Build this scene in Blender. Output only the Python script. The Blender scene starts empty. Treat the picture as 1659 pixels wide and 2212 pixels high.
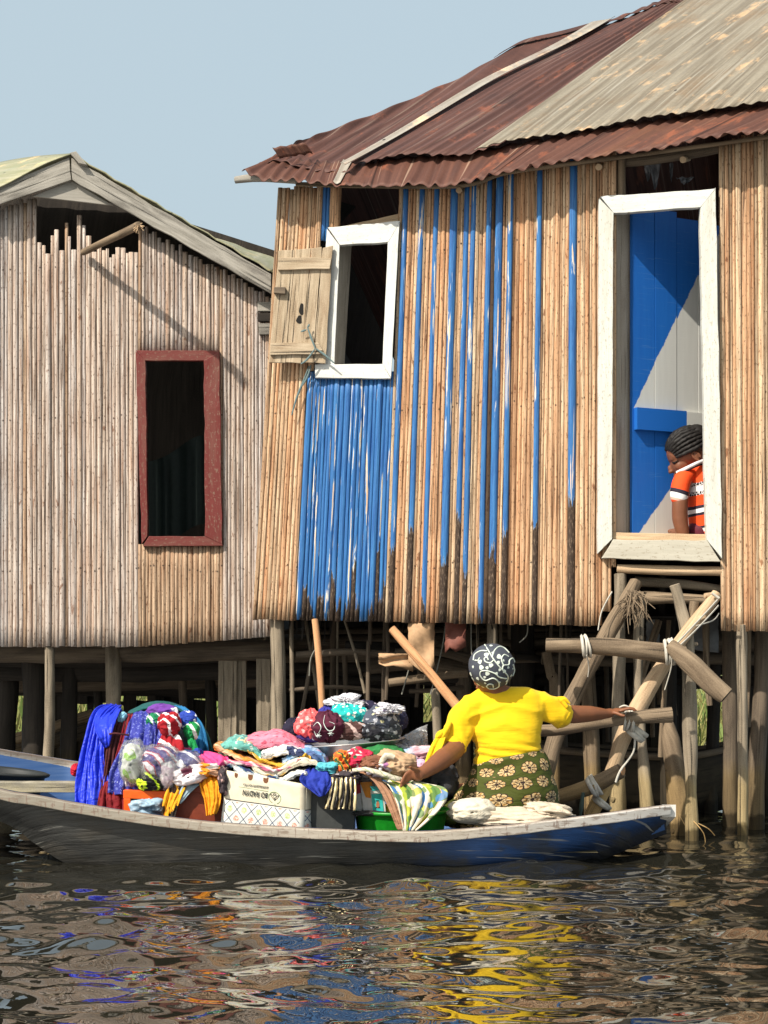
import bpy, bmesh, math, random
import numpy as np
from mathutils import Vector, Matrix, noise as mn
R = math.radians
sc = bpy.context.scene
# ------------------------------------------------------------------ camera
F = 3960.0; VH = 1370.0; H = 1.12; U0 = 829.5        # focal length, horizon row, eye height
cam_d = bpy.data.cameras.new('camera'); cam = bpy.data.objects.new('camera', cam_d)
sc.collection.objects.link(cam); sc.camera = cam
cam_d.sensor_fit = 'HORIZONTAL'; cam_d.sensor_width = 36; cam_d.lens = 36 * F / 1659.0
cam_d.shift_y = (VH - 1106.0) / 1659.0; cam_d.clip_end = 2000; cam_d.clip_start = .1
cam.location = (0, 0, H); cam.rotation_euler = (R(90), 0, 0)
# ------------------------------------------------------------------ light
AZ, EL = 42.0, 44.0
sdir = Vector((-math.sin(R(AZ)) * math.cos(R(EL)), -math.cos(R(AZ)) * math.cos(R(EL)), math.sin(R(EL))))
sun_d = bpy.data.lights.new('sun', 'SUN'); sun = bpy.data.objects.new('sun', sun_d); sc.collection.objects.link(sun)
sun_d.energy = 4.6; sun_d.angle = R(.6); sun_d.color = (1, .93, .82)
sun.rotation_euler = (-sdir).to_track_quat('-Z', 'Y').to_euler(); sun.location = (-6, -6, 12)
w = bpy.data.worlds.new('World'); sc.world = w; w.use_nodes = True
nt = w.node_tree; bg = nt.nodes['Background']; sky = nt.nodes.new('ShaderNodeTexSky')
sky.sky_type = 'NISHITA'; sky.sun_disc = False; sky.sun_elevation = R(EL)
sky.sun_rotation = math.atan2(sdir.x, sdir.y) % (2 * math.pi)
sky.air_density = 1.0; sky.dust_density = 9.0; sky.ozone_density = 1.0; sky.altitude = 0
hz = nt.nodes.new('ShaderNodeMix'); hz.data_type = 'RGBA'; hz.inputs[0].default_value = .72      # thick dry-season haze over the clear sky
hz.inputs[7].default_value = (3.65, 4.5, 4.9, 1); nt.links.new(sky.outputs[0], hz.inputs[6]); nt.links.new(hz.outputs[2], bg.inputs[0]); bg.inputs[1].default_value = 0.13
sc.view_settings.view_transform = 'Standard'; sc.view_settings.look = 'None'
sc.view_settings.exposure = 0.4; sc.view_settings.gamma = 1.0
sc.cycles.max_bounces = 6; sc.cycles.diffuse_bounces = 3; sc.cycles.glossy_bounces = 3; sc.cycles.transparent_max_bounces = 6

# ------------------------------------------------------------------ helpers
rnd = random.Random(7)
def P(u, v, y): return Vector(((u - U0) * y / F, y, H + (VH - v) * y / F))
def yw(u): return 10.7196 / (1 + .2928 * (u - U0) / F)      # facade plane of the big hut
YL = 11.2                                                    # facade plane of the left hut
def nz(x, y=0., z=0.): return mn.noise(Vector((x, y, z)))
def link(o): sc.collection.objects.link(o); return o
def wloc(p):
    v = Vector((0, 0, 0))
    while p: v = v + p.location; p = p.parent
    return v
def tag(o, label, cat, group=None, kind=None):
    if label: o['label'] = label
    if cat: o['category'] = cat
    if group: o['group'] = group
    if kind: o['kind'] = kind
    return o
def thing(name, loc, label, cat, group=None):
    o = link(bpy.data.objects.new(name, None)); o.location = loc; o.empty_display_size = .1
    return tag(o, label, cat, group)
def mobj(name, vs, fs, mats, parent=None, uv=None, attrs=None, smooth=True, mi=None):
    vs = [Vector(v) for v in vs]
    if parent is not None: off = wloc(parent)
    else:
        xs = [v.x for v in vs]; ys = [v.y for v in vs]; zs = [v.z for v in vs]
        off = Vector(((min(xs) + max(xs)) / 2, (min(ys) + max(ys)) / 2, min(zs)))
    me = bpy.data.meshes.new(name); me.from_pydata([v - off for v in vs], [], fs)
    if uv is not None:
        l = me.uv_layers.new(name='UVMap'); idx = np.empty(len(me.loops), dtype=np.int32)
        me.loops.foreach_get('vertex_index', idx)
        l.data.foreach_set('uv', np.asarray(uv, dtype=np.float32)[idx].ravel())
    for k, a in (attrs or {}).items():
        a = np.asarray(a, dtype=np.float32)
        if a.ndim == 1: at = me.attributes.new(k, 'FLOAT', 'POINT'); at.data.foreach_set('value', a)
        else: at = me.attributes.new(k, 'FLOAT_COLOR', 'POINT'); at.data.foreach_set('color', a.ravel())
    if not isinstance(mats, (list, tuple)): mats = [mats]
    for m in mats: me.materials.append(m)
    if mi is not None: me.polygons.foreach_set('material_index', mi)
    if smooth: me.polygons.foreach_set('use_smooth', [True] * len(me.polygons))
    me.update()
    o = link(bpy.data.objects.new(name, me))
    if parent is not None: o.parent = parent
    else: o.location = off
    return o
class MB:                                                    # mesh builder: collects shapes that form ONE part
    def __init__(s): s.v = []; s.f = []; s.uv = []; s.c = []; s.p = []; s.mi = []
    def add(s, vs, fs, uv=None, c=(1, 1, 1, 1), p=0., mi=0):
        b = len(s.v); s.v += list(vs); s.f += [tuple(i + b for i in f) for f in fs]
        s.uv += list(uv) if uv is not None else [(0, 0)] * len(vs)
        s.c += [c] * len(vs) if not isinstance(c, list) else c
        s.p += [p] * len(vs) if not isinstance(p, list) else p
        s.mi += [mi] * len(fs)
    def build(s, name, mats, parent=None, smooth=True):
        return mobj(name, s.v, s.f, mats, parent, s.uv, {'col': s.c, 'paint': s.p}, smooth, s.mi)
def catmull(pts, n):
    pts = [Vector(p) for p in pts]
    if len(pts) == 2: return [pts[0].lerp(pts[1], i / n) for i in range(n + 1)]
    out = []; m = len(pts) - 1
    for i in range(n + 1):
        t = i / n * m; k = min(int(t), m - 1); f = t - k
        p0 = pts[max(k - 1, 0)]; p1 = pts[k]; p2 = pts[k + 1]; p3 = pts[min(k + 2, m)]
        out.append(.5 * ((2 * p1) + (p2 - p0) * f + (2 * p0 - 5 * p1 + 4 * p2 - p3) * f * f + (3 * p1 - p0 - 3 * p2 + p3) * f ** 3))
    return out
def tube(mb, pts, rad, n=None, seg=10, lump=.10, seed=0., cap=True, flat=1., c=(1, 1, 1, 1), p=0., mi=0, lumpf=5.):
    """tapered round bar along a polyline; rad = number or list of radii"""
    L = sum((Vector(pts[i + 1]) - Vector(pts[i])).length for i in range(len(pts) - 1))
    n = n or max(4, min(40, int(L / .07)))
    path = catmull(pts, n); rr = rad if isinstance(rad, (list, tuple)) else [rad, rad]
    vs = []; uv = []; l = 0.; up = None; off = seed * 1.37
    for i, q in enumerate(path):
        d = (path[min(i + 1, n)] - path[max(i - 1, 0)]).normalized()
        if up is None:
            up = Vector((0, 0, 1)) if abs(d.z) < .9 else Vector((1, 0, 0))
        a = (up - d * up.dot(d)).normalized(); b = d.cross(a); up = a
        t = i / n * (len(rr) - 1); k = min(int(t), len(rr) - 2); r = rr[k] + (rr[k + 1] - rr[k]) * (t - k)
        if i: l += (q - path[i - 1]).length
        for j in range(seg):
            an = 2 * math.pi * j / seg
            e = 1 + lump * (nz(math.cos(an) * 1.3 + seed * 7, math.sin(an) * 1.3, l * lumpf) * 1.6 + nz(seed * 3, l * 2.2, .5))
            vs.append(q + (a * math.cos(an) * r + b * math.sin(an) * r * flat) * e); uv.append((an * r + off, l + off))
    fs = [(i * seg + j, i * seg + (j + 1) % seg, (i + 1) * seg + (j + 1) % seg, (i + 1) * seg + j) for i in range(n) for j in range(seg)]
    mb.add(vs, fs, uv, c, p, mi)
    if cap:
        for e, i in ((0, 0), (1, n)):
            ring = [vs[i * seg + j] for j in range(seg)]; cc = sum(ring, Vector()) / seg
            d = (path[1] - path[0]).normalized() * (-1 if e == 0 else 1); r0 = rr[0] if e == 0 else rr[-1]
            mid = [x.lerp(cc, .2) + d * r0 * .08 for x in ring]
            f2 = [(j, (j + 1) % seg, seg + (j + 1) % seg, seg + j) if e == 1 else ((j + 1) % seg, j, seg + j, seg + (j + 1) % seg) for j in range(seg)]
            f2 += [tuple(range(seg, 2 * seg)) if e == 1 else tuple(reversed(range(seg, 2 * seg)))]
            mb.add(ring + mid, f2, [(x.x * .3 + off + 5, x.z * .3) for x in ring + mid], c, p, mi)
def log(name, pts, rad, mat, parent=None, stubs=0, **k):
    mb = MB(); tube(mb, pts, rad, **k); r = random.Random(int(k.get('seed', 1) * 7)); r0 = rad if not isinstance(rad, (list, tuple)) else sum(rad) / len(rad)
    for _ in range(stubs):                                   # cut-off side branches
        i = r.randrange(len(pts) - 1); q = Vector(pts[i]).lerp(Vector(pts[i + 1]), r.random()); a = r.uniform(2.2, 6.8); d = Vector((math.cos(a), -abs(math.sin(a)), r.uniform(-.2, .6))).normalized()
        tube(mb, [q + d * r0 * .4, q + d * r0 * r.uniform(1.25, 1.9)], [r0 * .5, r0 * r.uniform(.25, .4)], n=3, seg=8, lump=.2, seed=_ + 3)
    return mb.build(name, mat, parent)
def tlog(name, pts, rad, mat, label, cat, group=None, **k):
    return tag(log(name, pts, rad, mat, None, **k), label, cat, group)
def grid(mb, G, uvf=None, closed=False, c=(1, 1, 1, 1), p=0., flip=False, mi=0):
    """G[i][j] points -> quads"""
    n = len(G); m = len(G[0]); vs = [q for r in G for q in r]
    uv = [uvf(i, j) for i in range(n) for j in range(m)] if uvf else None
    fs = []
    for i in range(n - 1):
        for j in range(m if closed else m - 1):
            f = (i * m + j, i * m + (j + 1) % m, (i + 1) * m + (j + 1) % m, (i + 1) * m + j)
            fs.append(f[::-1] if flip else f)
    mb.add(vs, fs, uv, c, p, mi)
def plank(mb, q, yf, off, th, wob=.002, n=(3, 14), seed=0., mi=0, c=(1, 1, 1, 1), uvo=0.):
    """board from four picture-measured corners (TL,TR,BR,BL) on the surface y = yf(u) - off, th deep"""
    if not callable(yf): y0 = yf; yf = lambda u: y0
    TL, TR, BR, BL = [Vector((a[0], a[1], 0)) for a in q]
    W = (TR - TL).length; Hh = (BL - TL).length
    nx, nh = (n if Hh >= W else (n[1], n[0])); G = []; B = []; UV = []
    sc_ = yf(TL.x) / F
    for i in range(nh + 1):
        r = []; rb = []
        for j in range(nx + 1):
            s = j / nx; t = i / nh
            px = TL.lerp(TR, s).lerp(BL.lerp(BR, s), t)
            pt = P(px.x, px.y, yf(px.x) - off)
            if i in (0, nh): pt.z += wob * nz(pt.x * 9 + seed, seed * 3.1)
            if j in (0, nx): pt.x += wob * nz(pt.z * 9 + seed, seed * 1.7)
            pt.y += wob * .6 * nz(pt.x * 5, pt.z * 5, seed)
            r.append(pt); rb.append(pt + Vector((0, th, 0)))
            a, b = s * W * sc_, t * Hh * sc_
            UV.append((a + seed, b) if Hh >= W else (b + seed, a))
        G.append(r); B.append(rb)
    m = nx + 1; N = (nh + 1) * m; vs = [x for r in G for x in r] + [x for r in B for x in r]; fs = []
    for i in range(nh):
        for j in range(nx):
            fs.append((i * m + j, (i + 1) * m + j, (i + 1) * m + j + 1, i * m + j + 1))
            fs.append((N + i * m + j, N + i * m + j + 1, N + (i + 1) * m + j + 1, N + (i + 1) * m + j))
    for i in range(nh):
        fs.append((i * m, N + i * m, N + (i + 1) * m, (i + 1) * m)); k = m - 1
        fs.append((i * m + k, (i + 1) * m + k, N + (i + 1) * m + k, N + i * m + k))
    for j in range(nx):
        fs.append((j, j + 1, N + j + 1, N + j)); k = nh * m
        fs.append((k + j, N + k + j, N + k + j + 1, k + j + 1))
    mb.add(vs, fs, UV + UV, c, 0., mi)
def board(name, q, yf, off, th, mat, parent=None, **k):
    mb = MB(); plank(mb, q, yf, off, th, **k); o = mb.build(name, mat, parent, smooth=False)
    b = o.modifiers.new('bevel', 'BEVEL'); b.width = .003; b.segments = 2; b.limit_method = 'ANGLE'; b.angle_limit = R(50)
    return o

# ------------------------------------------------------------------ materials
class NB:
    def __init__(s, name):
        s.m = bpy.data.materials.new(name); s.m.use_nodes = True; s.t = s.m.node_tree; s.n = s.t.nodes
        s.b = s.n['Principled BSDF']; s.b.inputs['Roughness'].default_value = .75
        s.b.inputs['Specular IOR Level'].default_value = .3
    def put(s, i, v):
        if isinstance(v, bpy.types.NodeSocket): s.t.links.new(v, i)
        elif v is not None:
            if isinstance(v, tuple) and len(v) == 3 and i.type == 'RGBA': v = v + (1,)
            i.default_value = v
    def new(s, t, ins=None, **pr):
        n = s.n.new('ShaderNode' + t)
        for k, v in pr.items(): setattr(n, k, v)
        for k, v in (ins or {}).items(): s.put(n.inputs[k], v)
        return n
    def uv(s): return s.new('TexCoord').outputs['UV']
    def obj(s): return s.new('TexCoord').outputs['Object']
    def attr(s, k, o='Color'): return s.new('Attribute', attribute_name=k).outputs[o]
    def map(s, v, sc3=(1, 1, 1), loc=(0, 0, 0), rot=(0, 0, 0)):
        return s.new('Mapping', {0: v, 'Scale': sc3, 'Location': loc, 'Rotation': rot}).outputs[0]
    def noise(s, v, scale=5., det=4., rough=.55, dist=0., col=False):
        return s.new('TexNoise', {'Vector': v, 'Scale': scale, 'Detail': det, 'Roughness': rough, 'Distortion': dist}).outputs[1 if col else 0]
    def vor(s, v, scale=5., feat='F1', rand=1., out='Distance', dim='3D'):
        n = s.new('TexVoronoi', voronoi_dimensions=dim, feature=feat); s.put(n.inputs['Vector'], v)
        s.put(n.inputs['Scale'], scale); s.put(n.inputs['Randomness'], rand); return n.outputs[out]
    def math(s, op, a, b=None, c=None, clamp=False):
        n = s.new('Math', operation=op, use_clamp=clamp); s.put(n.inputs[0], a); s.put(n.inputs[1], b)
        if c is not None: s.put(n.inputs[2], c)
        return n.outputs[0]
    def step(s, x, a, b, lo=0., hi=1.):
        n = s.new('MapRange', interpolation_type='SMOOTHSTEP'); s.put(n.inputs[0], x)
        for i, q in enumerate((a, b, lo, hi)): s.put(n.inputs[i + 1], q)
        return n.outputs[0]
    def mix(s, f, a, b, bt='MIX'):
        n = s.new('Mix', data_type='RGBA', blend_type=bt); s.put(n.inputs[0], f); s.put(n.inputs[6], a); s.put(n.inputs[7], b)
        return n.outputs[2]
    def ramp(s, f, st, mode='LINEAR'):
        n = s.new('ValToRGB'); s.put(n.inputs[0], f); e = n.color_ramp; e.interpolation = mode
        while len(e.elements) < len(st): e.elements.new(.5)
        for k, (p, c) in zip(e.elements, st): k.position = p; k.color = (tuple(c) + (1,))[:4]
        return n.outputs[0]
    def sep(s, v): n = s.new('SeparateXYZ', {0: v}); return n.outputs
    def bump(s, h, st=.3, d=.01):
        n = s.new('Bump', {'Height': h, 'Strength': st, 'Distance': d}); old = s.b.inputs['Normal']
        if old.is_linked: s.t.links.new(old.links[0].from_socket, n.inputs['Normal'])
        s.t.links.new(n.outputs[0], old)
    def col(s, c): s.put(s.b.inputs['Base Color'], c)
    def rough(s, v): s.put(s.b.inputs['Roughness'], v)
def sr(r, g, b):                                             # 8-bit display colour -> linear
    f = lambda x: (x / 255 / 12.92) if x <= 10 else ((x / 255 + .055) / 1.055) ** 2.4
    return (f(r), f(g), f(b))
MC = {}
def wood(key, c1, c2, c3=None, k=1., crack=.5, bs=.5, along=3., rough=.85):
    if key in MC: return MC[key]
    m = NB(key); u = m.uv(); g = m.noise(m.map(u, (60 * k, along * k, 1)), 1., 6., .65, .3)
    big = m.noise(m.map(u, (9, 2.2, 1)), 1., 4., .6); c3 = c3 or tuple(x * .25 for x in c1)
    col = m.mix(m.step(g, .3, .7), c1, c2); col = m.mix(m.math('MULTIPLY', m.step(big, .42, .68), .75), col, c3)
    cr = m.noise(m.map(u, (90 * k, 2 * k, 1), (3, 1, 0)), 1., 3., .5); crm = m.step(cr, .33, .40, crack, 0.)
    col = m.mix(crm, col, tuple(x * .12 for x in c1))
    fine = m.noise(u, 160., 3., .7); col = m.mix(m.step(fine, .35, .75, 0, .28), col, tuple(min(1, x * 1.5) for x in c2))
    wz = m.sep(m.new('NewGeometry').outputs['Position'])[2]; wn = m.math('ADD', wz, m.math('MULTIPLY', m.math('SUBTRACT', m.noise(u, 14., 3.), .5), .12))   # waterline: wet wood, then a yellow algae band
    col = m.mix(m.step(wn, .28, .42, .55, 0), col, m.mix(1., col, (1.25, 1.1, .55), 'MULTIPLY')); col = m.mix(m.step(wn, .06, .10, 1, 0), col, m.mix(1., col, (.28, .27, .22), 'MULTIPLY'))
    m.col(col); m.rough(rough); m.bump(g, bs, .004); m.bump(m.math('SUBTRACT', 1., crm), bs, .003)
    MC[key] = m.m; return m.m
# poles of the walls: attribute col = bare colour, paint = height above which blue paint still holds (0: never painted)
def m_pole():
    m = NB('pole_wood'); u = m.uv(); z = m.sep(u)[1]; base = m.attr('col'); pt = m.attr('paint', 'Fac')
    g = m.noise(m.map(u, (110, 3.5, 1)), 1., 5., .65, .4); big = m.noise(m.map(u, (20, 1.1, 1)), 1., 3., .6)
    b = m.mix(m.step(g, .32, .66), m.mix(1., base, (.52, .42, .36), 'MULTIPLY'), base)
    b = m.mix(m.step(big, .5, .75, 0, .5), b, m.mix(1., base, (.62, .36, .22), 'MULTIPLY'))
    kn = m.noise(m.map(u, (26, 9, 1), (3, 3, 0)), 1., 3., .6, .5); b = m.mix(m.step(kn, .64, .70, 0, .8), b, m.mix(1., base, (.30, .16, .10), 'MULTIPLY'))
    for z0 in (1.52, 2.44, 3.36):                             # rows of nail heads where the poles meet the battens
        zr = m.math('ADD', m.math('ABSOLUTE', m.math('SUBTRACT', z, m.math('ADD', z0, m.math('MULTIPLY', m.math('SINE', m.math('MULTIPLY', m.sep(u)[0], 9.)), .02)))), m.math('MULTIPLY', m.math('ABSOLUTE', m.math('SUBTRACT', m.math('FRACT', m.math('MULTIPLY', m.sep(u)[0], 16.)), .5)), .06))
        b = m.mix(m.step(zr, .006, .008, .9, 0), b, (.03, .02, .015))
    sp = m.noise(m.map(u, (90, 45, 1)), 1., 2., .5); b = m.mix(m.step(sp, .60, .68, 0., .75), b, m.mix(1., base, (.18, .12, .09), 'MULTIPLY'))
    crk = m.noise(m.map(u, (130, 1.3, 1), (7, 2, 0)), 1., 2., .5); b = m.mix(m.step(crk, .34, .40, .85, 0), b, (.05, .03, .02))
    # weather-black lower ends where paint has gone
    mo = m.noise(m.map(u, (120, 30, 1)), 1., 5., .7)
    dark = m.ramp(mo, [(.3, (.015, .011, .009)), (.55, (.07, .045, .03)), (.7, (.32, .24, .17))])
    n1 = m.noise(m.map(u, (50, 5, 1)), 1., 4., .6); n2 = m.noise(m.map(u, (36, 1.3, 1), (4, 9, 0)), 1., 5., .6, .6)
    edge = m.math('SUBTRACT', m.math('ADD', z, m.math('MULTIPLY', m.math('SUBTRACT', n1, .5), .45)), pt)
    painted = m.step(pt, .4, .6)
    blue = m.mix(m.step(m.noise(m.map(u, (80, 3, 1)), 1., 5., .7), .3, .7), (.020, .085, .28), (.055, .20, .44))
    blue = m.mix(m.step(m.noise(m.map(u, (40, 1.6, 1), (1, 5, 0)), 1., 3.), .55, .75, 0, .4), blue, (.05, .30, .62))
    on = m.math('MULTIPLY', m.step(edge, -.01, .01), m.step(n2, .60, .62, 1, 0))
    under = m.mix(m.step(edge, -.01, .01), dark, m.mix(m.step(n2, .60, .66), (.70, .72, .66), base))
    pc = m.mix(on, under, blue); col = m.mix(painted, b, pc)
    m.col(col); m.rough(m.math('MULTIPLY_ADD', m.math('MULTIPLY', painted, on), -.33, .8))
    m.bump(g, .6, .005); m.bump(crk, .6, .006); m.bump(kn, .4, .008); m.bump(mo, .3, .003)
    return m.m
M_POLE = m_pole()
def m_roof(key, c1, c2, c3, pale):
    m = NB(key); u = m.uv(); st = m.noise(m.map(u, (28, 1.0, 1)), 1., 5., .6, .2); bg_ = m.noise(m.map(u, (2.2, 1.4, 1)), 1., 5., .65)
    f = m.noise(u, 60., 4., .7); col = m.mix(m.step(st, .35, .65), c1, c2)
    col = m.mix(m.step(bg_, .5, .72, 0, .7), col, c3)
    col = m.mix(m.step(f, .3, .7, .22, 0), col, tuple(x * .4 for x in c1))
    pl = m.noise(m.map(u, (46, .7, 1), (2, 7, 0)), 1., 3., .5); col = m.mix(m.step(pl, .60, .68, 0, .55), col, pale)
    ho = m.vor(m.map(u, (5, 2.2, 1)), 1., rand=1.); col = m.mix(m.step(ho, .035, .05, .85, 0), col, (.02, .012, .01))
    pt2 = m.noise(m.map(u, (6, 3, 1), (8, 8, 0)), 1., 6., .7); col = m.mix(m.step(pt2, .55, .66, 0, .7), col, tuple(min(1, x * y) for x, y in zip(c2, (2.0, 1.5, 1.1)))); lap = m.math('FRACT', m.math('MULTIPLY', m.sep(u)[0], 1 / .70)); col = m.mix(m.step(lap, .012, .02, .75, 0), col, tuple(x * .3 for x in c1))
    m.col(col); m.rough(.62); m.b.inputs['Metallic'].default_value = .15; m.bump(f, .25, .003); m.bump(st, .2, .003)
    return m.m
M_RUST = m_roof('rusted_iron', (.070, .030, .023), (.120, .053, .040), (.050, .025, .022), (.25, .18, .14))
M_RUST2 = m_roof('rusted_iron_edge', (.080, .033, .024), (.135, .056, .037), (.20, .085, .04), (.42, .28, .2))
M_PALE = m_roof('weathered_zinc', (.17, .14, .10), (.285, .25, .19), (.21, .13, .066), (.38, .35, .29))
M_STRIP = m_roof('pale_flashing', (.30, .26, .21), (.40, .37, .32), (.22, .12, .08), (.42, .4, .38))
M_MOSS = m_roof('mossy_sheet', (.27, .265, .15), (.36, .34, .23), (.22, .27, .19), (.42, .40, .33))
M_GREY = wood('grey_board', (.20, .185, .155), (.37, .345, .30), (.06, .052, .045), .6, .9, 1., 7.)
M_DARK = wood('shade_wood', (.020, .016, .013), (.040, .032, .025), (.012, .010, .008))  # wood darkened so that the space under the huts looks shaded
M_LOGD = wood('shade_log', (.085, .063, .045), (.17, .13, .09), (.04, .03, .022))  # darker copy of the log wood, shade put into its colour
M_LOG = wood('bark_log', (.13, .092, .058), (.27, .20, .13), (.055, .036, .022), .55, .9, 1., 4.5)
M_POST = wood('stilt_wood', (.17, .135, .092), (.33, .27, .195), (.065, .05, .034), .55, .9, 1., 4.5)
M_TAN = wood('tan_wood', (.40, .27, .155), (.56, .41, .26), (.22, .14, .08), 1., .7, .5)
M_ORNG = wood('orange_pole', (.42, .20, .09), (.58, .32, .16), (.20, .09, .04), 1., .6, .4)
M_PLANK = wood('shutter_wood', (.25, .19, .12), (.48, .385, .27), (.19, .115, .06), .6, 1., 1., 4.)
M_JAMB = wood('reveal_wood', (.36, .30, .23), (.46, .39, .31), (.26, .20, .15), .9, .4, .5)
def m_paint(key, c, under, amt=.5, red=None):
    m = NB(key); u = m.uv(); g = m.noise(m.map(u, (55, 4, 1)), 1., 5., .65, .3); sp = m.noise(m.map(u, (70, 28, 1)), 1., 4., .65)
    cross = m.noise(m.map(u, (5, 160, 1)), 1., 2., .5)
    col = m.mix(m.step(g, .3, .7), c, tuple(x * .86 for x in c)); col = m.mix(m.step(m.math('ADD', sp, m.math('MULTIPLY', cross, .25)), .78 - .1 * amt, .86 - .1 * amt, 0, .8), col, under)
    lo = m.noise(m.map(u, (8, 1.3, 1), (5, 5, 0)), 1., 4., .6); col = m.mix(m.step(lo, .52, .75, 0, .35 * amt), col, under)
    m.col(col); m.rough(.6); m.bump(g, .25, .002); m.bump(cross, .2, .002)
    return m.m
M_WHITE = m_paint('white_paint', (.66, .66, .62), (.36, .31, .24), .6)
M_WHITE2 = m_paint('worn_white_paint', (.58, .58, .52), (.34, .31, .24), .95)
M_SILL = m_paint('worn_sill', (.47, .44, .36), (.26, .22, .16), .9)
M_RED = m_paint('red_frame_paint', (.150, .026, .021), (.20, .12, .085), 1.0)
def flat(key, c, rough=.7, **k):
    if key in MC: return MC[key]
    m = NB(key); f = m.noise(m.obj(), 35., 4., .6); m.col(m.mix(m.step(f, .3, .75), c, tuple(x * .78 for x in c))); m.rough(rough)
    m.bump(f, .15, .002)
    for a, v in k.items(): m.b.inputs[a].default_value = v
    MC[key] = m.m; return m.m
# ------------------------------------------------------------------ sky stays in the world; water and bank
def m_water():
    m = NB('water'); m.col((.014, .013, .009)); m.rough(.01); m.b.inputs['IOR'].default_value = 2.0
    m.b.inputs['Specular IOR Level'].default_value = .75
    g = m.new('NewGeometry').outputs['Position']; n = m.noise(m.map(g, (1, 1, 1)), 14., 3., .5); m.bump(n, .025, .02)
    return m.m
M_WATER = m_water()
def water():
    ys = [3.4]
    while ys[-1] < 15: ys.append(ys[-1] + .0105 * (1 + max(0, ys[-1] - 5) * .12))
    ys = np.array(ys); xs = np.arange(-3.6, 3.6, .0155); X, Y = np.meshgrid(xs, ys); Z = np.zeros_like(X)
    rs = np.random.RandomState(11)
    warpx = .05 * np.sin(X * 2.1 + Y * 1.3) + .04 * np.sin(Y * 3.3 - X * 1.1); warpy = .05 * np.sin(X * 1.7 - Y * 2.2 + 1)
    for i in range(100):
        lam = .10 * (8.5 ** (rs.rand() ** .85)); th = rs.randn() * .62 + math.pi / 2 + (.3 if i % 3 else -.5)
        k = 2 * math.pi / lam; slope = .0265 * (1.0 if lam > .2 else .82)
        Z += slope / k * np.sin(k * (math.cos(th) * (X + warpx) + math.sin(th) * (Y + warpy)) + rs.rand() * 6.28)
    gust = .75 + .3 * np.sin(X * .9 + 1) * np.sin(Y * .8) ; calm = np.clip((Y - 9.3) / 2, 0, 1)
    edge = np.clip((X - xs[0]) / .6, 0, 1) * np.clip((xs[-1] - X) / .6, 0, 1) * np.clip((Y - ys[0]) / .3, 0, 1) * np.clip((ys[-1] - Y) / .8, 0, 1)
    Z *= gust * (1 - .5 * calm) * edge
    n, m = X.shape; vs = np.stack([X, Y, Z], -1).reshape(-1, 3)
    a = (np.arange(n - 1)[:, None] * m + np.arange(m - 1)[None]).ravel()
    fs = np.stack([a, a + 1, a + m + 1, a + m], -1)
    x0, x1, y0, y1 = xs[0], xs[-1], ys[0], ys[-1]; B = 120.
    ex = [(-B, -B, 0), (x0, -B, 0), (x1, -B, 0), (B, -B, 0), (-B, y0, 0), (x0, y0, 0), (x1, y0, 0), (B, y0, 0), (-B, y1, 0), (x0, y1, 0), (x1, y1, 0), (B, y1, 0), (-B, B * 3, 0), (x0, B * 3, 0), (x1, B * 3, 0), (B, B * 3, 0)]
    b = len(vs); ef = [[b + i * 4 + j, b + i * 4 + j + 1, b + i * 4 + j + 5, b + i * 4 + j + 4] for i in range(3) for j in range(3) if (i, j) != (1, 1)]
    me = bpy.data.meshes.new('water'); V = np.vstack([vs, np.array(ex)]); Fc = np.vstack([fs, np.array(ef)])
    me.vertices.add(len(V)); me.vertices.foreach_set('co', V.ravel()); me.loops.add(len(Fc) * 4); me.loops.foreach_set('vertex_index', Fc.ravel())
    me.polygons.add(len(Fc)); me.polygons.foreach_set('loop_start', np.arange(len(Fc)) * 4); me.polygons.foreach_set('loop_total', np.full(len(Fc), 4))
    me.polygons.foreach_set('use_smooth', [True] * len(Fc)); me.update(calc_edges=True); me.validate()
    me.materials.append(M_WATER); tag(link(bpy.data.objects.new('water', me)), 'dark rippled lagoon water', None, None, 'structure')
water()
def bank():
    m = NB('bank_soil'); f = m.noise(m.obj(), 3., 5., .6); m.col(m.mix(f, (.10, .085, .045), (.22, .20, .10)))
    G = [[Vector((x, y, (-.15 if y < 17.5 else .06 + .05 * nz(x * .6, y * .6)) + (.25 if y > 60 else 0))) for x in np.linspace(-60, 60, 60)] for y in (15.6, 17, 18, 20, 23, 27, 34, 45, 70, 120, 300)]
    mb = MB(); grid(mb, G); tag(mb.build('bank', m.m), 'low earth bank behind the huts', None, None, 'structure')
    g = NB('grass'); c = g.attr('col'); g.col(c); g.rough(.7)
    mb = MB(); r = random.Random(3)
    for i in range(9000):
        y = 17.6 + 9 * r.random() ** 1.5; x = (r.random() - .5) * .62 * y; h = .18 + .5 * r.random() ** 1.3; a = r.random() * 6.28; wd = .012 + .012 * r.random()
        b = Vector((x, y, .02)); s = Vector((math.cos(a), math.sin(a), 0)) * wd; l = Vector((r.gauss(0, .3), r.gauss(0, .3), 1)) * h
        q = r.random(); c = (.10 + .25 * q, .17 + .14 * q, .035 + .08 * q, 1)
        mb.add([b - s, b + s, b + l * .55 + s * .7, b + l * .55 - s * .7, b + l + Vector((r.gauss(0, .05), 0, -.03))], [(0, 1, 2, 3), (3, 2, 4)], None, c)
    tag(mb.build('grass', g.m, smooth=False), 'yellow green grass growing on the bank behind the stilts', 'grass', None, 'stuff')
bank()

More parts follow.
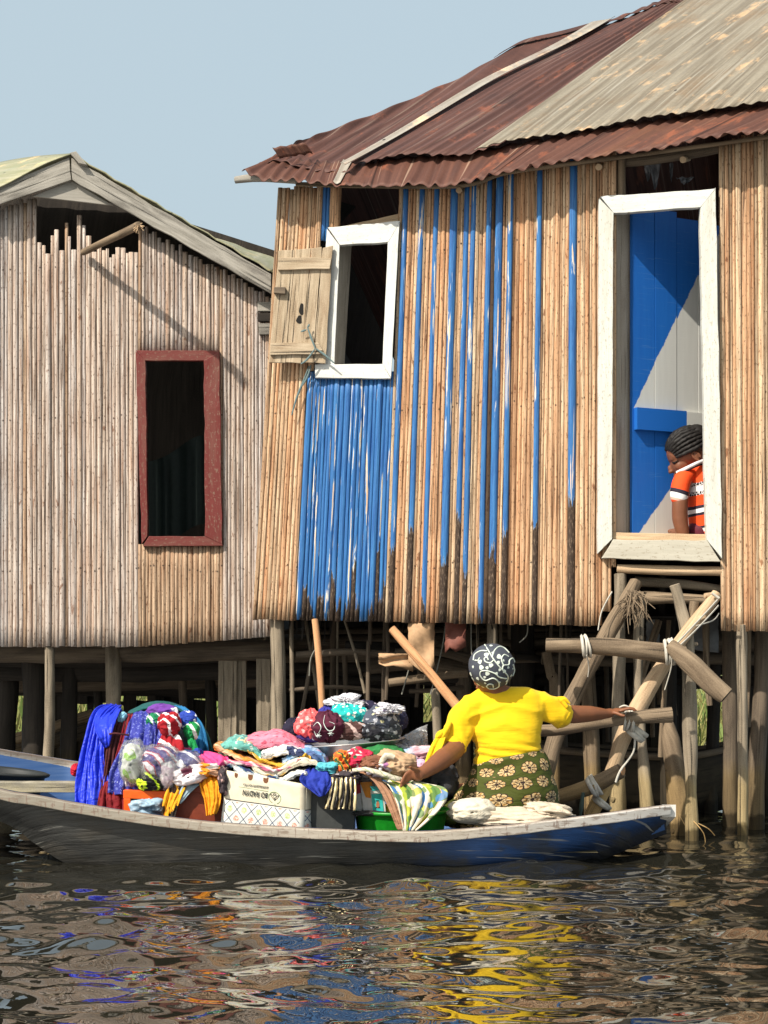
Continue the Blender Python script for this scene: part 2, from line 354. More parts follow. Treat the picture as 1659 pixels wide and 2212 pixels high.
# ------------------------------------------------------------------ walls of upright poles
def pole(mb, ut, vt, ub, vb, yfn, off, w_top, w_bot, c, paint=0., seed=0., ragged=4., seg=9, bend=1.2):
    vt += rnd.uniform(-ragged, ragged); vb += rnd.uniform(-1.5, 1.5); n = max(4, int(abs(vb - vt) / 45)); pts = []; rad = []
    for i in range(n + 1):
        t = i / n; u = ut + (ub - ut) * t + bend * nz(seed * 5.3, t * 2.2) ; v = vt + (vb - vt) * t; y = yfn(u)
        pts.append(P(u, v, y - off + .004 * nz(seed * 2.1, t * 3))); rad.append((w_top + (w_bot - w_top) * t) / 2 * y / F)
    # world height goes to the v coordinate
    vs = []; uv = []; nn = len(pts)
    for i, q in enumerate(pts):
        for j in range(seg):
            an = 2 * math.pi * j / seg; r = rad[i] * (1 + .07 * nz(seed * 9, math.cos(an) * 1.4 + q.z * 1.3, math.sin(an) * 1.4) + .06 * nz(seed, q.z * 6))
            vs.append(q + Vector((math.cos(an) * r, math.sin(an) * r * .8, 0))); uv.append((an * rad[i] + seed * .73, q.z))
    fs = [(i * seg + (j + 1) % seg, i * seg + j, (i + 1) * seg + j, (i + 1) * seg + (j + 1) % seg)[::-1] for i in range(nn - 1) for j in range(seg)]
    fs = [f[::-1] for f in fs]
    fs.append(tuple(range(seg))); fs.append(tuple(reversed(range((nn - 1) * seg, nn * seg))))
    mb.add(vs, fs, uv, c, paint)
# ================================================================== the left hut
def left_hut():
    t = thing('stilt_hut', (P(280, 1400, YL).x, YL, 0), 'pale grey pole hut on stilts with mossy gable roof and dark red window frame', 'stilt hut')
    yf = lambda u: YL
    mb = MB(); u = -14.; i = 0
    def btop(u): return 425 - .33 * u if u < 0 else (448 - (448 - 386) * u / 152 if u < 152 else 386 + (u - 152) * .575)
    tops = {60: 0}
    while u < 590:
        wd = rnd.choice((7, 8, 9, 10, 11, 12, 13)); uc = u + wd / 2; u += wd * .93
        top = btop(uc) + rnd.uniform(2, 14)
        if 78 < uc < 300: top = rnd.choice((462, 485, 500, 512, 520, 528, 530, 538, 545, 550)) if uc < 215 else rnd.uniform(535, 560)
        if 300 <= uc < 470: top = max(top, btop(uc) + rnd.uniform(8, 24))
        if 455 < uc: top = btop(uc) + rnd.uniform(3, 10)
        g = rnd.uniform(.98, 1.12); pk = rnd.uniform(-.03, .04)
        c = (min(.8, .54 * g + pk), .475 * g, .42 * g - pk, 1)
        if rnd.random() < .07: c = (.52, .38, .26, 1)
        bot = 1397 if uc < 300 else 1397 - (uc - 300) * .075
        off = rnd.uniform(0, .014)
        if 300 < uc < 476:
            c2 = (.50 * g, .36 * g, .24 * g, 1)
            pole(mb, uc, top, uc, 764, yf, off, wd * .9, wd * .98, c, 0, i * .37)
            pole(mb, uc, 1172, uc, bot, yf, off, wd, wd * 1.02, c2, 0, i * .91)
        else: pole(mb, uc, top, uc + .6, bot, yf, off, wd * .92, wd, c, 0, i * .37)
        i += 1
    mb.build('wall', M_POLE, t)
    # window: frame boards, each mitred
    wn = board('window', [(293, 757), (474, 757), (463, 779), (313, 779)], yf, .05, .05, M_RED, t)
    board('frame_board', [(293, 759), (314, 778), (319, 1158), (306, 1176)], yf, .052, .06, M_RED, wn, wob=.006)
    board('frame_board', [(440, 779), (474, 759), (480, 1176), (443, 1158)], yf, .054, .06, M_RED, wn, wob=.008)
    board('frame_board', [(322, 1158), (477, 1159), (481, 1179), (308, 1180)], yf, .05, .10, M_RED, wn)
    # gable boards
    gb = lambda u: YL - .16
    board('barge_board', [(150, 340), (153, 388), (-30, 452), (-30, 412)], gb, 0, .03, M_GREY, t, n=(3, 10), wob=.008)
    board('barge_board', [(154, 340), (585, 592), (586, 634), (155, 388)], gb, .004, .03, M_GREY, t, n=(3, 22), wob=.008)
    board('collar_board', [(150, 391), (156, 391), (246, 444), (70, 424)], gb, -.035, .02, M_GREY, t, n=(3, 10))
    # roof skins behind the boards
    Lf = [P(-60, 424, YL - .20), P(152, 336, YL - .22)]; G = []
    a0 = P(-60, 424, YL - .18); a1 = P(156, 331, YL - .18); b1 = P(-10, 352, 13.2); b0 = P(-330, 430, 13.2)
    G = [[a0.lerp(a1, s / 8).lerp(b0.lerp(b1, s / 8), k / 10) + Vector((0, 0, .012 * math.sin(s / 8 * 44 + k * .3))) for s in range(9)] for k in range(11)]
    mb = MB(); grid(mb, G, lambda i, j: (j * .08, i * .2)); o = mb.build('roof_sheet', M_MOSS, t); sm = o.modifiers.new('thick', 'SOLIDIFY'); sm.thickness = .008
    c0 = P(156, 331, YL - .18); c1 = P(596, 590, YL - .17); d0 = P(-10, 352, 13.2); d1 = P(640, 572, 13.6)
    G = [[c0.lerp(c1, s / 24).lerp(d0.lerp(d1, s / 24), k / 10) + Vector((0, 0, .006 * math.sin(s * 2.1))) for s in range(25)] for k in range(11)]
    mb = MB(); grid(mb, G, lambda i, j: (j * .06, i * .2)); o = mb.build('roof_sheet', M_MOSS, t); sm = o.modifiers.new('thick', 'SOLIDIFY'); sm.thickness = .008
    board('ridge_cap', [(150, 330), (164, 326), (188, 356), (170, 352)], lambda u: YL - .21, 0, .05, M_GREY, t)
    # strut from the wall out to the eave, its shadow falls across the poles
    log('strut', [P(180, 545, YL - .05), P(240, 516, YL - .34), P(300, 487, YL - .62)], [.02, .021, .023], M_LOG, t, seed=3)
    mb = MB(); r = random.Random(2)
    for k in range(26):
        d = Vector((r.gauss(0, 1), r.gauss(0, 1), r.gauss(0, 1))).normalized() * .035; q = P(300, 488, YL - .62)
        tube(mb, [q + d * .3, q + d + Vector((0, 0, -.01))], .003, n=2, seg=5)
    mb.build('rope_lashing', M_TAN, t)
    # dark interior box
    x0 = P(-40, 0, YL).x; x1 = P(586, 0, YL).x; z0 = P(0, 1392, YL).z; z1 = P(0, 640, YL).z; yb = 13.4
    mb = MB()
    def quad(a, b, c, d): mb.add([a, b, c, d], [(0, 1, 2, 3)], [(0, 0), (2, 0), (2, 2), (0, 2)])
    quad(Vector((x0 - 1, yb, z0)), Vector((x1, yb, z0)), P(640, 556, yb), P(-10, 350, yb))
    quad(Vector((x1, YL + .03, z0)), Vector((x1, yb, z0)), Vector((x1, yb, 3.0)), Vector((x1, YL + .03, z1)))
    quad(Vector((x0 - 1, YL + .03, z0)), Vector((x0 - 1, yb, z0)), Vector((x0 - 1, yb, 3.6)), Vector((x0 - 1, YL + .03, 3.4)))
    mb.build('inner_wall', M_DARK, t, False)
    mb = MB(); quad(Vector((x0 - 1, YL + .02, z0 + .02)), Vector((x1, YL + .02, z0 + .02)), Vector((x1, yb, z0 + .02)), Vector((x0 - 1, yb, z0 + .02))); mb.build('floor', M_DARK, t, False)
    log('tie_beam', [P(-20, 600, YL + .1), P(560, 650, YL + .1)], .03, M_LOGD, t)
    # dim green cloth hanging inside the window
    mb = MB(); G = [[P(300 + j * 10, 1000 + 60 * math.exp(-((j - 14) / 7.) ** 2) * -1 + (i * 16), YL + .55 + .03 * math.sin(j * 1.3)) for j in range(18)] for i in range(13)]
    grid(mb, G); mb.build('hanging_cloth', flat('dim_green', (.016, .026, .022)), t)
    # stilts
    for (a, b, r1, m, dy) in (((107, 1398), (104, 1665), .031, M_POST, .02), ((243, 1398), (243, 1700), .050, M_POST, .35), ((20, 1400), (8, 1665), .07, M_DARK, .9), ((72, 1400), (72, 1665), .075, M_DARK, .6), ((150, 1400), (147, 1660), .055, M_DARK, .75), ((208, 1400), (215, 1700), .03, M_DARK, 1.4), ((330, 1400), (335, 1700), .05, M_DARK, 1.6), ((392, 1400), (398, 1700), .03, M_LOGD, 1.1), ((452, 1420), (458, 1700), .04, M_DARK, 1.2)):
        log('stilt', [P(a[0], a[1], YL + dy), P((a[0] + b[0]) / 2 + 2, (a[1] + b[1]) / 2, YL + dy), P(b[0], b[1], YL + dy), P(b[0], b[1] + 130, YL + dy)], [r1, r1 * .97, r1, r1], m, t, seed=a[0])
    board('stilt', [(472, 1378), (512, 1378), (510, 1730), (470, 1730)], YL, -.34, .05, M_POST, t)
    board('stilt', [(510, 1378), (532, 1378), (531, 1730), (511, 1730)], YL, -.36, .05, M_POST, t)
    board('stilt', [(553, 1376), (584, 1376), (584, 1730), (555, 1730)], YL, -.28, .05, M_POST, t)
    # floor bearers seen from the front
    rr = random.Random(5)
    for k, (v, y) in enumerate(((1404, 11.5), (1418, 11.8), (1430, 12.1), (1440, 12.5), (1452, 11.9), (1462, 12.9), (1474, 12.4), (1486, 12.7), (1412, 12.9), (1446, 13.3))):
        log('floor_log', [P(-60, v + rr.uniform(-6, 6), y), P(260, v + rr.uniform(-6, 6), y + .1), P(600, v + rr.uniform(-8, 8) - 6, y)], rr.uniform(.045, .075), M_DARK if k % 3 else M_LOGD, t, seed=k * 3.3, n=14)
    board('shade_skirt', [(-80, 1396), (640, 1380), (640, 1472), (-80, 1478)], 13.45, 0, .03, M_DARK, t)  # dark board added to close off the light under the floor
    for k, (va, vb, mm) in enumerate(((652, 672, M_GREY), (676, 694, M_DARK), (698, 722, M_GREY))): board('beam_end', [(556 + k, va), (600, va), (600, vb), (557 + k, vb)], YL, .05, .12, mm, t, seed=k)
left_hut()

# ================================================================== the big blue striped hut
HUT = thing('stilt_hut', (P(1000, 1350, yw(1000)).x, yw(1000), 0), 'tan and blue striped pole hut on stilts under a rusty corrugated iron roof', 'stilt hut')
def ulv(v): return 600 - (v - 410) * (55 / 928.)
def us(s, v): return ulv(v) + (1333 - ulv(v)) * s
EAVE = [(520, 366), (620, 384), (700, 392), (850, 396), (960, 397), (1000, 389), (1100, 365), (1200, 349), (1300, 330), (1450, 309), (1700, 268)]
def eave(u):
    for (a, b), (c, d) in zip(EAVE, EAVE[1:]):
        if u <= c: return b + (d - b) * (u - a) / (c - a)
    return 268
def hut_walls():
    mb = MB(); i = 0
    tan = lambda: (lambda g, k: (.70 * g, .475 * g * (1 + k), .29 * g * (1 + k * 1.7), 1))(rnd.choice((.70, .82, .92, .98, 1.0, 1.05, 1.08)), rnd.uniform(-.12, .16))
    blues = {.380: 1.62, .426: 1.75, .474: 1.3, .517: 1.55, .564: 1.8, .582: 1.5, .629: 1.22, .66: 1.6, .688: 1.7, .779: 1.75, .872: 1.9}
    u = 0.
    edges = []
    while u < 783: wd = rnd.choice((6, 7, 8, 9, 9, 10, 11, 12, 14)); edges.append((u, wd)); u += wd * .94
    for (a, wd) in edges:
        s = (a + wd / 2) / 785.; w_ = wd; c = tan(); p = 0.; off = rnd.uniform(0, .013)
        for k, z in list(blues.items()):
            if abs(s - k) < .0085: p = z; blues.pop(k); w_ = max(wd * 1.25, 12.5); off = .02; break
        ut, ub = us(s, 400), us(s, 1340); vt = eave(ut) - 12 if s > .12 else (404 + rnd.uniform(-4, 6)); bot = 1338 + s * 15
        wt = w_ * .95
        if .62 < s < .64 and p == 0: c = (.10, .065, .04, 1)
        if s < .112:
            pole(mb, ut, vt, ub, bot, yw, off, wt, w_, c if s < .105 else c, 0, i * .41, bend=1.)
        elif s < .172:                                     # blue and bare pole left of the window top
            pole(mb, ut, vt, us(s, 520 if s > .137 else 800), 520 if s > .137 else 800, yw, off, wt, w_, c, 1.2 if .137 < s < .155 else 0, i * .41)
            pole(mb, us(s, 800), 800, ub, bot, yw, off, w_, w_, c, 0 if .128 < s < .140 else rnd.choice((1.22, 1.3, 1.42)), i * .77)
        elif s < .36:                                              # under the window
            top = False
            cc = rnd.random(); pz = 0 if cc < .09 else rnd.choice((1.2, 1.26, 1.32, 1.38, 1.45, 1.52, 1.62))
            pole(mb, us(s, 805), 805, ub, bot, yw, off, w_, w_, c, pz, i * .77)
        elif s > .966: pole(mb, ut, vt, ub, 1225 + 95 * (s < .985), yw, off, wt, w_, c, 0, i * .41)
        else:
            vb = bot
            pole(mb, ut, vt, ub, vb, yw, off, wt, w_, c, p, i * .41)
            if p == 0 and rnd.random() < .10: pass
        i += 1
    # pole left above the window, by the dark opening
    pole(mb, 727, 390, 722, 500, yw, .0, 24, 24, tan(), 0, 3.3)
    pole(mb, 866, 392, 864, 480, yw, .0, 8, 8, tan(), 0, 3.9)
    mb.build('wall', M_POLE, HUT)
    mb = MB(); u = 1552.
    while u < 1720:
        wd = rnd.choice((7, 8, 9, 10, 11, 13, 15)); uc = u + wd / 2; u += wd * .94
        pole(mb, uc, eave(uc) + rnd.uniform(6, 18), uc + 5, 1362 + (uc - 1557) * .02, yw, rnd.uniform(0, .014), wd * .97, wd, tan(), 0, i * .53); i += 1
    mb.build('wall', M_POLE, HUT)
hut_walls()
def hut_frames():
    # window
    wn = board('window', [(707, 491), (864, 477), (840, 523), (735, 529)], yw, .055, .05, M_WHITE, HUT, wob=.004)
    board('frame_board', [(838, 524), (863, 480), (845, 817), (826, 785)], yw, .053, .05, M_WHITE, wn)
    board('frame_board', [(680, 787), (827, 786), (845, 818), (681, 816)], yw, .057, .05, M_WHITE, wn)
    board('frame_board', [(706, 494), (734, 530), (722, 788), (690, 788)], yw, .051, .05, M_WHITE, wn)
    board('reveal', [(735, 524), (760, 524), (744, 786), (722, 786)], lambda u: yw(u) + (u - 728) * .006, .0, .02, M_JAMB, wn)
    board('head_board', [(738, 489), (862, 462), (864, 482), (706, 496)], yw, -.005, .03, M_TAN, wn)
    # shutter, swung open to the left and tied back
    ys = lambda u: yw(u) - .085 - (720 - u) * .00025
    sh = thing('window_shutter', P(650, 785, ys(650)), None, None); sh.parent = HUT; sh.location = P(650, 785, ys(650)) - HUT.location
    for k, (a, b, c, d) in enumerate(((602, 638, 616, 580), (639, 672, 650, 617), (673, 696, 676, 651), (697, 719, 703, 677))):
        board('shutter_board', [(a, 541 - k * 2), (b, 539 - k * 3), (c, 784 + k % 2), (d, 783)], ys, 0, .018, M_PLANK, sh, seed=k * 3.7, wob=.005)
    board('batten', [(600, 556), (716, 556), (713, 580), (601, 583)], ys, .022, .022, M_PLANK, sh, seed=9.1, wob=.006)
    board('batten', [(585, 741), (688, 739), (702, 764), (584, 767)], ys, .022, .022, M_PLANK, sh, seed=5.1, wob=.006)
    board('latch', [(592, 620), (617, 620), (616, 635), (591, 633)], ys, .035, .035, M_LOGD, sh)
    mb = MB()                                                  # knot hole, dark stain worn through
    for (cu, cv, ru, rv) in ((652, 668, 6, 13), (648, 690, 8, 9)):
        vs = [P(cu + ru * math.cos(k) * (1 + .2 * math.sin(3 * k)), cv + rv * math.sin(k), ys(cu) - .0025) for k in np.linspace(0, 6.28, 17)[:-1]]
        mb.add(vs, [tuple(range(16))])
    mb.build('knot_hole', flat('black_hole', (.01, .008, .006)), sh, False)
    c = flat('teal_cloth', (.13, .19, .19))
    mb = MB()
    for pts in ([(664, 706), (672, 728), (681, 752)], [(681, 752), (700, 765), (722, 784)], [(681, 752), (664, 775), (650, 786)], [(668, 790), (655, 825), (640, 862), (630, 897)], [(672, 788), (664, 815), (650, 838)], [(662, 712), (650, 716)], [(664, 708), (668, 700)]):
        tube(mb, [P(a, b, ys(a) - .035 if b < 788 else yw(a) - .06) for a, b in pts], [.003, .007, .0035], n=10, flat=.5, lump=.25)
    mb.build('tie_cord', c, sh)
    # door frame
    dr = board('door', [(1297, 424), (1546, 408), (1513, 447), (1325, 461)], yw, .07, .05, M_WHITE, HUT, wob=.006)
    board('frame_board', [(1294, 427), (1325, 461), (1322, 1166), (1291, 1196)], yw, .068, .05, M_WHITE2, dr, wob=.006)
    board('frame_board', [(1512, 448), (1546, 406), (1560, 1208), (1526, 1166)], yw, .068, .055, M_WHITE2, dr, wob=.009)
    board('threshold', [(1324, 1166), (1527, 1167), (1557, 1214), (1300, 1206)], yw, .064, .05, M_SILL, dr, wob=.006)
    board('sill', [(1322, 1150), (1528, 1154), (1527, 1168), (1323, 1166)], yw, .03, .62, M_TAN, dr)
    board('reveal', [(1322, 455), (1366, 462), (1362, 1160), (1320, 1165)], lambda u: yw(u) + .03 + max(0, (u - 1325)) * .0035, 0, .03, M_JAMB, dr)
    # door leaf, hinged on the left and swung inwards
    q0 = P(1366, 465, yw(1366) + .11); q1 = P(1366, 1158, yw(1366) + .11)
    ang = R(30); wdt = .80; dv = Vector((math.cos(ang), math.sin(ang), 0)) 
    m = NB('door_paint'); u = m.uv(); s3 = m.sep(u); gx = m.noise(m.map(u, (40, 3, 1)), 1., 4., .6); cr = m.noise(m.map(u, (4, 130, 1)), 1., 3., .6)
    wob = m.math('MULTIPLY', m.math('SUBTRACT', m.noise(m.map(u, (14, 14, 1)), 1., 4., .7), .5), .035)
    x = m.math('ADD', s3[0], wob); z = s3[1]                      # x across 0-0.8, z height 0-1.9
    # white disc-like field on blue: lower right upper panel, and a corner below the rail
    e1 = m.math('SUBTRACT', m.math('MULTIPLY_ADD', x, 1.75, .70), z)
    e2 = m.math('SUBTRACT', m.math('MULTIPLY_ADD', x, 1.15, -.045), z)
    up = m.step(z, .715, .72); low = m.math('SUBTRACT', 1., up)
    wh = m.math('ADD', m.math('MULTIPLY', up, m.step(e1, -.006, .006)), m.math('MULTIPLY', low, m.step(e2, -.006, .006)))
    blue = m.mix(gx, (.010, .10, .42), (.016, .15, .52)); blue = m.mix(m.step(cr, .62, .68, 0, .35), blue, (.12, .26, .5))
    whc = m.mix(gx, (.55, .55, .52), (.66, .66, .62)); col = m.mix(wh, blue, whc); m.col(col); m.rough(.5); m.bump(cr, .2, .002)
    lf = MB(); zs0 = q1.z + .01; nb = 5
    for k in range(nb):
        x0 = k * wdt / nb + .002; x1 = (k + 1) * wdt / nb - .002; base = Vector((q1.x, q1.y, zs0)); off = dv.cross(Vector((0, 0, 1))) * (.002 * (k % 2))
        G = []
        for i_ in range(25):
            t_ = i_ / 24 * (1.86 - .012 * k + (.02 if k == 1 else 0)); G.append([base + dv * x0 + off + Vector((0, 0, t_)), base + dv * x1 + off + Vector((0, 0, t_))])
        bk = [[p + Vector((-dv.y, dv.x, 0)) * .025 for p in r] for r in G]
        lp = [[G[i_][0], G[i_][1], bk[i_][1], bk[i_][0]] for i_ in range(25)]
        grid(lf, lp, lambda i, j, x0=x0, x1=x1: ((x0, x1, x1, x0)[j], i / 24 * 1.86), closed=True)
        lf.add(lp[-1], [(0, 1, 2, 3)], [(x0, 1.86)] * 4); lf.add(lp[0], [(3, 2, 1, 0)], [(x0, 0)] * 4)
    leaf = lf.build('door_leaf', m.m, dr, False)
    rl = MB(); base = Vector((q1.x, q1.y, zs0)) - Vector((-dv.y, dv.x, 0)) * .03
    def rail(xa, xb, za, zb, uvx):
        p = [base + dv * xa + Vector((0, 0, za)), base + dv * xb + Vector((0, 0, za)), base + dv * xb + Vector((0, 0, zb)), base + dv * xa + Vector((0, 0, zb))]
        b2 = [a + Vector((-dv.y, dv.x, 0)) * .029 for a in p]
        rl.add(p + b2, [(0, 1, 2, 3), (7, 6, 5, 4), (0, 4, 5, 1), (1, 5, 6, 2), (2, 6, 7, 3), (3, 7, 4, 0)], [uvx] * 8)
    rail(.012, .37, .595, .72, (.02, 1.6))
    rl.build('rail', m.m, leaf, False)
    rl = MB(); rail(.372, .79, .58, .715, (.7, .9)); rl.build('rail', m.m, leaf, False)
    # opening above the door: corner post, beam and hanging plastic scraps
    log('post', [P(1343, 345, yw(1343) + .02), P(1343, 430, yw(1343) + .02)], .024, M_LOG, HUT)
    log('lintel_log', [P(1330, 352, yw(1330) + .06), P(1440, 340, yw(1440) + .06), P(1560, 318, yw(1560) + .06)], .030, M_LOGD, HUT)
    mb = MB(); r = random.Random(4)
    for (cu, cv, w_, h_) in ((1415, 380, 26, 60), (1400, 372, 20, 36), (1450, 372, 10, 40), (1480, 390, 40, 14)):
        G = [[P(cu + (j / 6 - .5) * w_ * (1 - i / 7.), cv - h_ / 2 + h_ * i / 6 + r.uniform(-3, 3), yw(cu) + .08 + r.uniform(-.02, .02)) for j in range(7)] for i in range(7)]
        grid(mb, G)
    mb.build('plastic_scrap', flat('grey_film', (.12, .12, .13), .4), HUT)
hut_frames()
def hut_roof():
    pairs = [((560, 352), (640, 306), 11.0), ((600, 344), (700, 288), 11.15), ((640, 352), (830, 240), 11.5), ((690, 358), (1000, 168), 12.0), ((730, 358), (1135, 97), 12.4), ((770, 357), (1320, 51), 12.8),
             ((880, 336), (1440, 6), 12.9), ((1000, 342), (1490, 0), 12.9), ((1100, 318), (1535, -8), 12.8), ((1250, 298), (1700, -60), 12.6), ((1400, 270), (1880, -135), 12.4), ((1550, 253), (2050, -205), 12.2), ((1760, 222), (2290, -280), 12.0)]
    yl2 = lambda u: yw(u) - .10
    B = [P(a[0], a[1], yl2(a[0])) for a, b, y in pairs]; T = [P(b[0], b[1], y) for a, b, y in pairs]
    N = len(pairs) - 1
    def line(Q, s): return catmull(Q, 400)[int(round(s * 400))] if False else None
    NB_ = 700; Bc = catmull(B, NB_); Tc = catmull(T, NB_)
    # arc length along the eave drives the corrugation
    arc = [0.]
    for i in range(NB_): arc.append(arc[-1] + (Bc[i + 1] - Bc[i]).length)
    def sheet(name, s0, s1, lift, mat, parent, t0=-.02, t1=1., ext=0., jag=.04, seed=0., rows=26, sag=.034):
        i0 = int(s0 * NB_); i1 = int(s1 * NB_); G = []; UV = []
        for k in range(rows + 1):
            r = []
            for i in range(i0, i1 + 1):
                a = Bc[i]; b = Tc[i]; jit = jag * nz(arc[i] * 9 + seed, seed) * (1 if k in (0, rows) else 0) / max(.5, (b - a).length) + .006 * nz(arc[i] * 30, seed) * (k == 0)
                t = t0 + (t1 - t0) * k / rows + jit
                p = a.lerp(b, t); nrm = (Bc[min(i + 1, NB_)] - Bc[max(i - 1, 0)]).cross(b - a).normalized()
                if nrm.z < 0: nrm = -nrm
                p += nrm * (.0105 * math.sin(arc[i] * 2 * math.pi / .078) * .48 + lift + sag * nz(arc[i] * .9 + seed, t * 2.1) )
                r.append(p); UV.append((arc[i], t * (b - a).length))
            G.append(r)
        m = len(G[0]); mb = MB(); grid(mb, G, lambda i, j: UV[i * m + j]); o = mb.build(name, mat, parent)
        md = o.modifiers.new('thick', 'SOLIDIFY'); md.thickness = .003; return o
    rf = thing('roof', HUT.location, None, None); rf.parent = HUT; rf.location = (0, 0, 0)
    k = lambda i: i / N
    sheet('roof_sheet', 0, .415, .0, M_RUST, rf, seed=1)                         # left rust
    sheet('roof_sheet', .40, .66, .016, M_RUST, rf, seed=2, jag=.02, t0=.0)
    sheet('roof_sheet', .60, 1., .036, M_PALE, rf, seed=3, t0=.01, sag=.01)
    sheet('roof_sheet', .397, .423, .048, M_STRIP, rf, seed=2.2, jag=.03, t0=-.03, sag=.045)
    sheet('ridge_cap', .30, .62, .022, M_RUST, rf, t0=.965, t1=1.02, seed=6, jag=.05, sag=.03)
    # lower course: from the eave line up under the sheets above
    E2 = [(522, 366), (575, 378), (625, 385), (700, 392), (745, 396), (800, 397), (850, 398), (960, 400), (1020, 386), (1100, 366), (1250, 340), (1450, 309), (1740, 262)]
    Lt = [(596, 330), (615, 332), (650, 340), (700, 345), (760, 345), (810, 345), (850, 340), (960, 330), (1060, 318), (1180, 296), (1330, 268), (1530, 240), (1790, 205)]
    Eb = catmull([P(a, b, yw(a) - .24) for a, b in E2], NB_); Et = catmull([P(a, b, yw(a) - .02) for a, b in Lt], NB_); ar = [0.]
    for i in range(NB_): ar.append(ar[-1] + (Eb[i + 1] - Eb[i]).length)
    def low(name, s0, s1, mat, lift, seed):
        i0 = int(s0 * NB_); i1 = int(s1 * NB_); G = []; UV = []
        for kk in range(9):
            r = []
            for i in range(i0, i1 + 1):
                a, b = Eb[i], Et[min(NB_, i + 16)]; t = kk / 8
                p = a.lerp(b, t) + Vector((0, 0, (.008 + .004 * nz(ar[i] * 2)) * math.sin(ar[i] * 2 * math.pi / .078 + 1.2 * nz(ar[i] * .8)) + lift - .010)); 
                if kk < 3: p += Vector((0, 0, (3 - kk) / 3 * (.030 * nz(ar[i] * 3.1 + seed) + .014 * nz(ar[i] * 11) + .012 * nz(ar[i] * 29))))
                r.append(p); UV.append((ar[i] + seed, t * .35))
            G.append(r)
        m = len(G[0]); mb = MB(); grid(mb, G, lambda i, j: UV[i * m + j]); o = mb.build(name, mat, rf); md = o.modifiers.new('thick', 'SOLIDIFY'); md.thickness = .003
    low('roof_sheet', 0, .345, M_RUST2, 0, 1); low('roof_sheet', .335, .72, M_RUST2, .005, 2); low('roof_sheet', .71, 1, M_RUST2, .0, 3)
    low('roof_sheet', .285, .315, M_STRIP, .014, 4)
    # torn curled corner at the left end
    mb = MB(); G = [[P(588 + j * 6 + i * 4, 319 + 1.5 * math.sin(j * 1.6) + i * 5.5 - j * .9 + (2 if i == 4 and j % 3 == 0 else 0), yw(600) - .20 + .03 * i * .2 + .01 * math.sin(j * 1.4)) for j in range(13)] for i in range(5)]
    grid(mb, G, lambda i, j: (j * .08, i * .1)); o = mb.build('torn_sheet', M_RUST2, rf); md = o.modifiers.new('thick', 'SOLIDIFY'); md.thickness = .003
    # far slope so that the hut is closed
    G = [[Tc[i].lerp(Vector((Tc[i].x + 1.0, Tc[i].y + 2.2, 2.2)), kk / 4) for i in range(0, NB_ + 1, 20)] for kk in range(5)]
    mb = MB(); grid(mb, G, lambda i, j: (j * .2, i * .5)); mb.build('roof_sheet', M_RUST, rf)
    # eave pole and rafter ends
    log('eave_pole', [P(508, 389, yw(508) - .16), P(560, 384, yw(560) - .15), P(640, 390, yw(640) - .14)], [.020, .024, .02], M_GREY, HUT, seed=4)
    log('eave_pole', [P(640, 398, yw(640) - .06), P(980, 402, yw(980) - .07), P(1100, 372, yw(1100) - .12), P(1330, 341, yw(1330) - .10), P(1700, 290, yw(1700) - .05)], [.014, .014, .014, .013], M_LOG, HUT, seed=5)
    for (a, b) in ((991, 411), (1293, 361), (1475, 345)): log('rafter', [P(a + 12, b - 3, yw(a) + .25), P(a, b, yw(a) - .085)], .019, M_TAN, HUT, seed=a)
hut_roof()
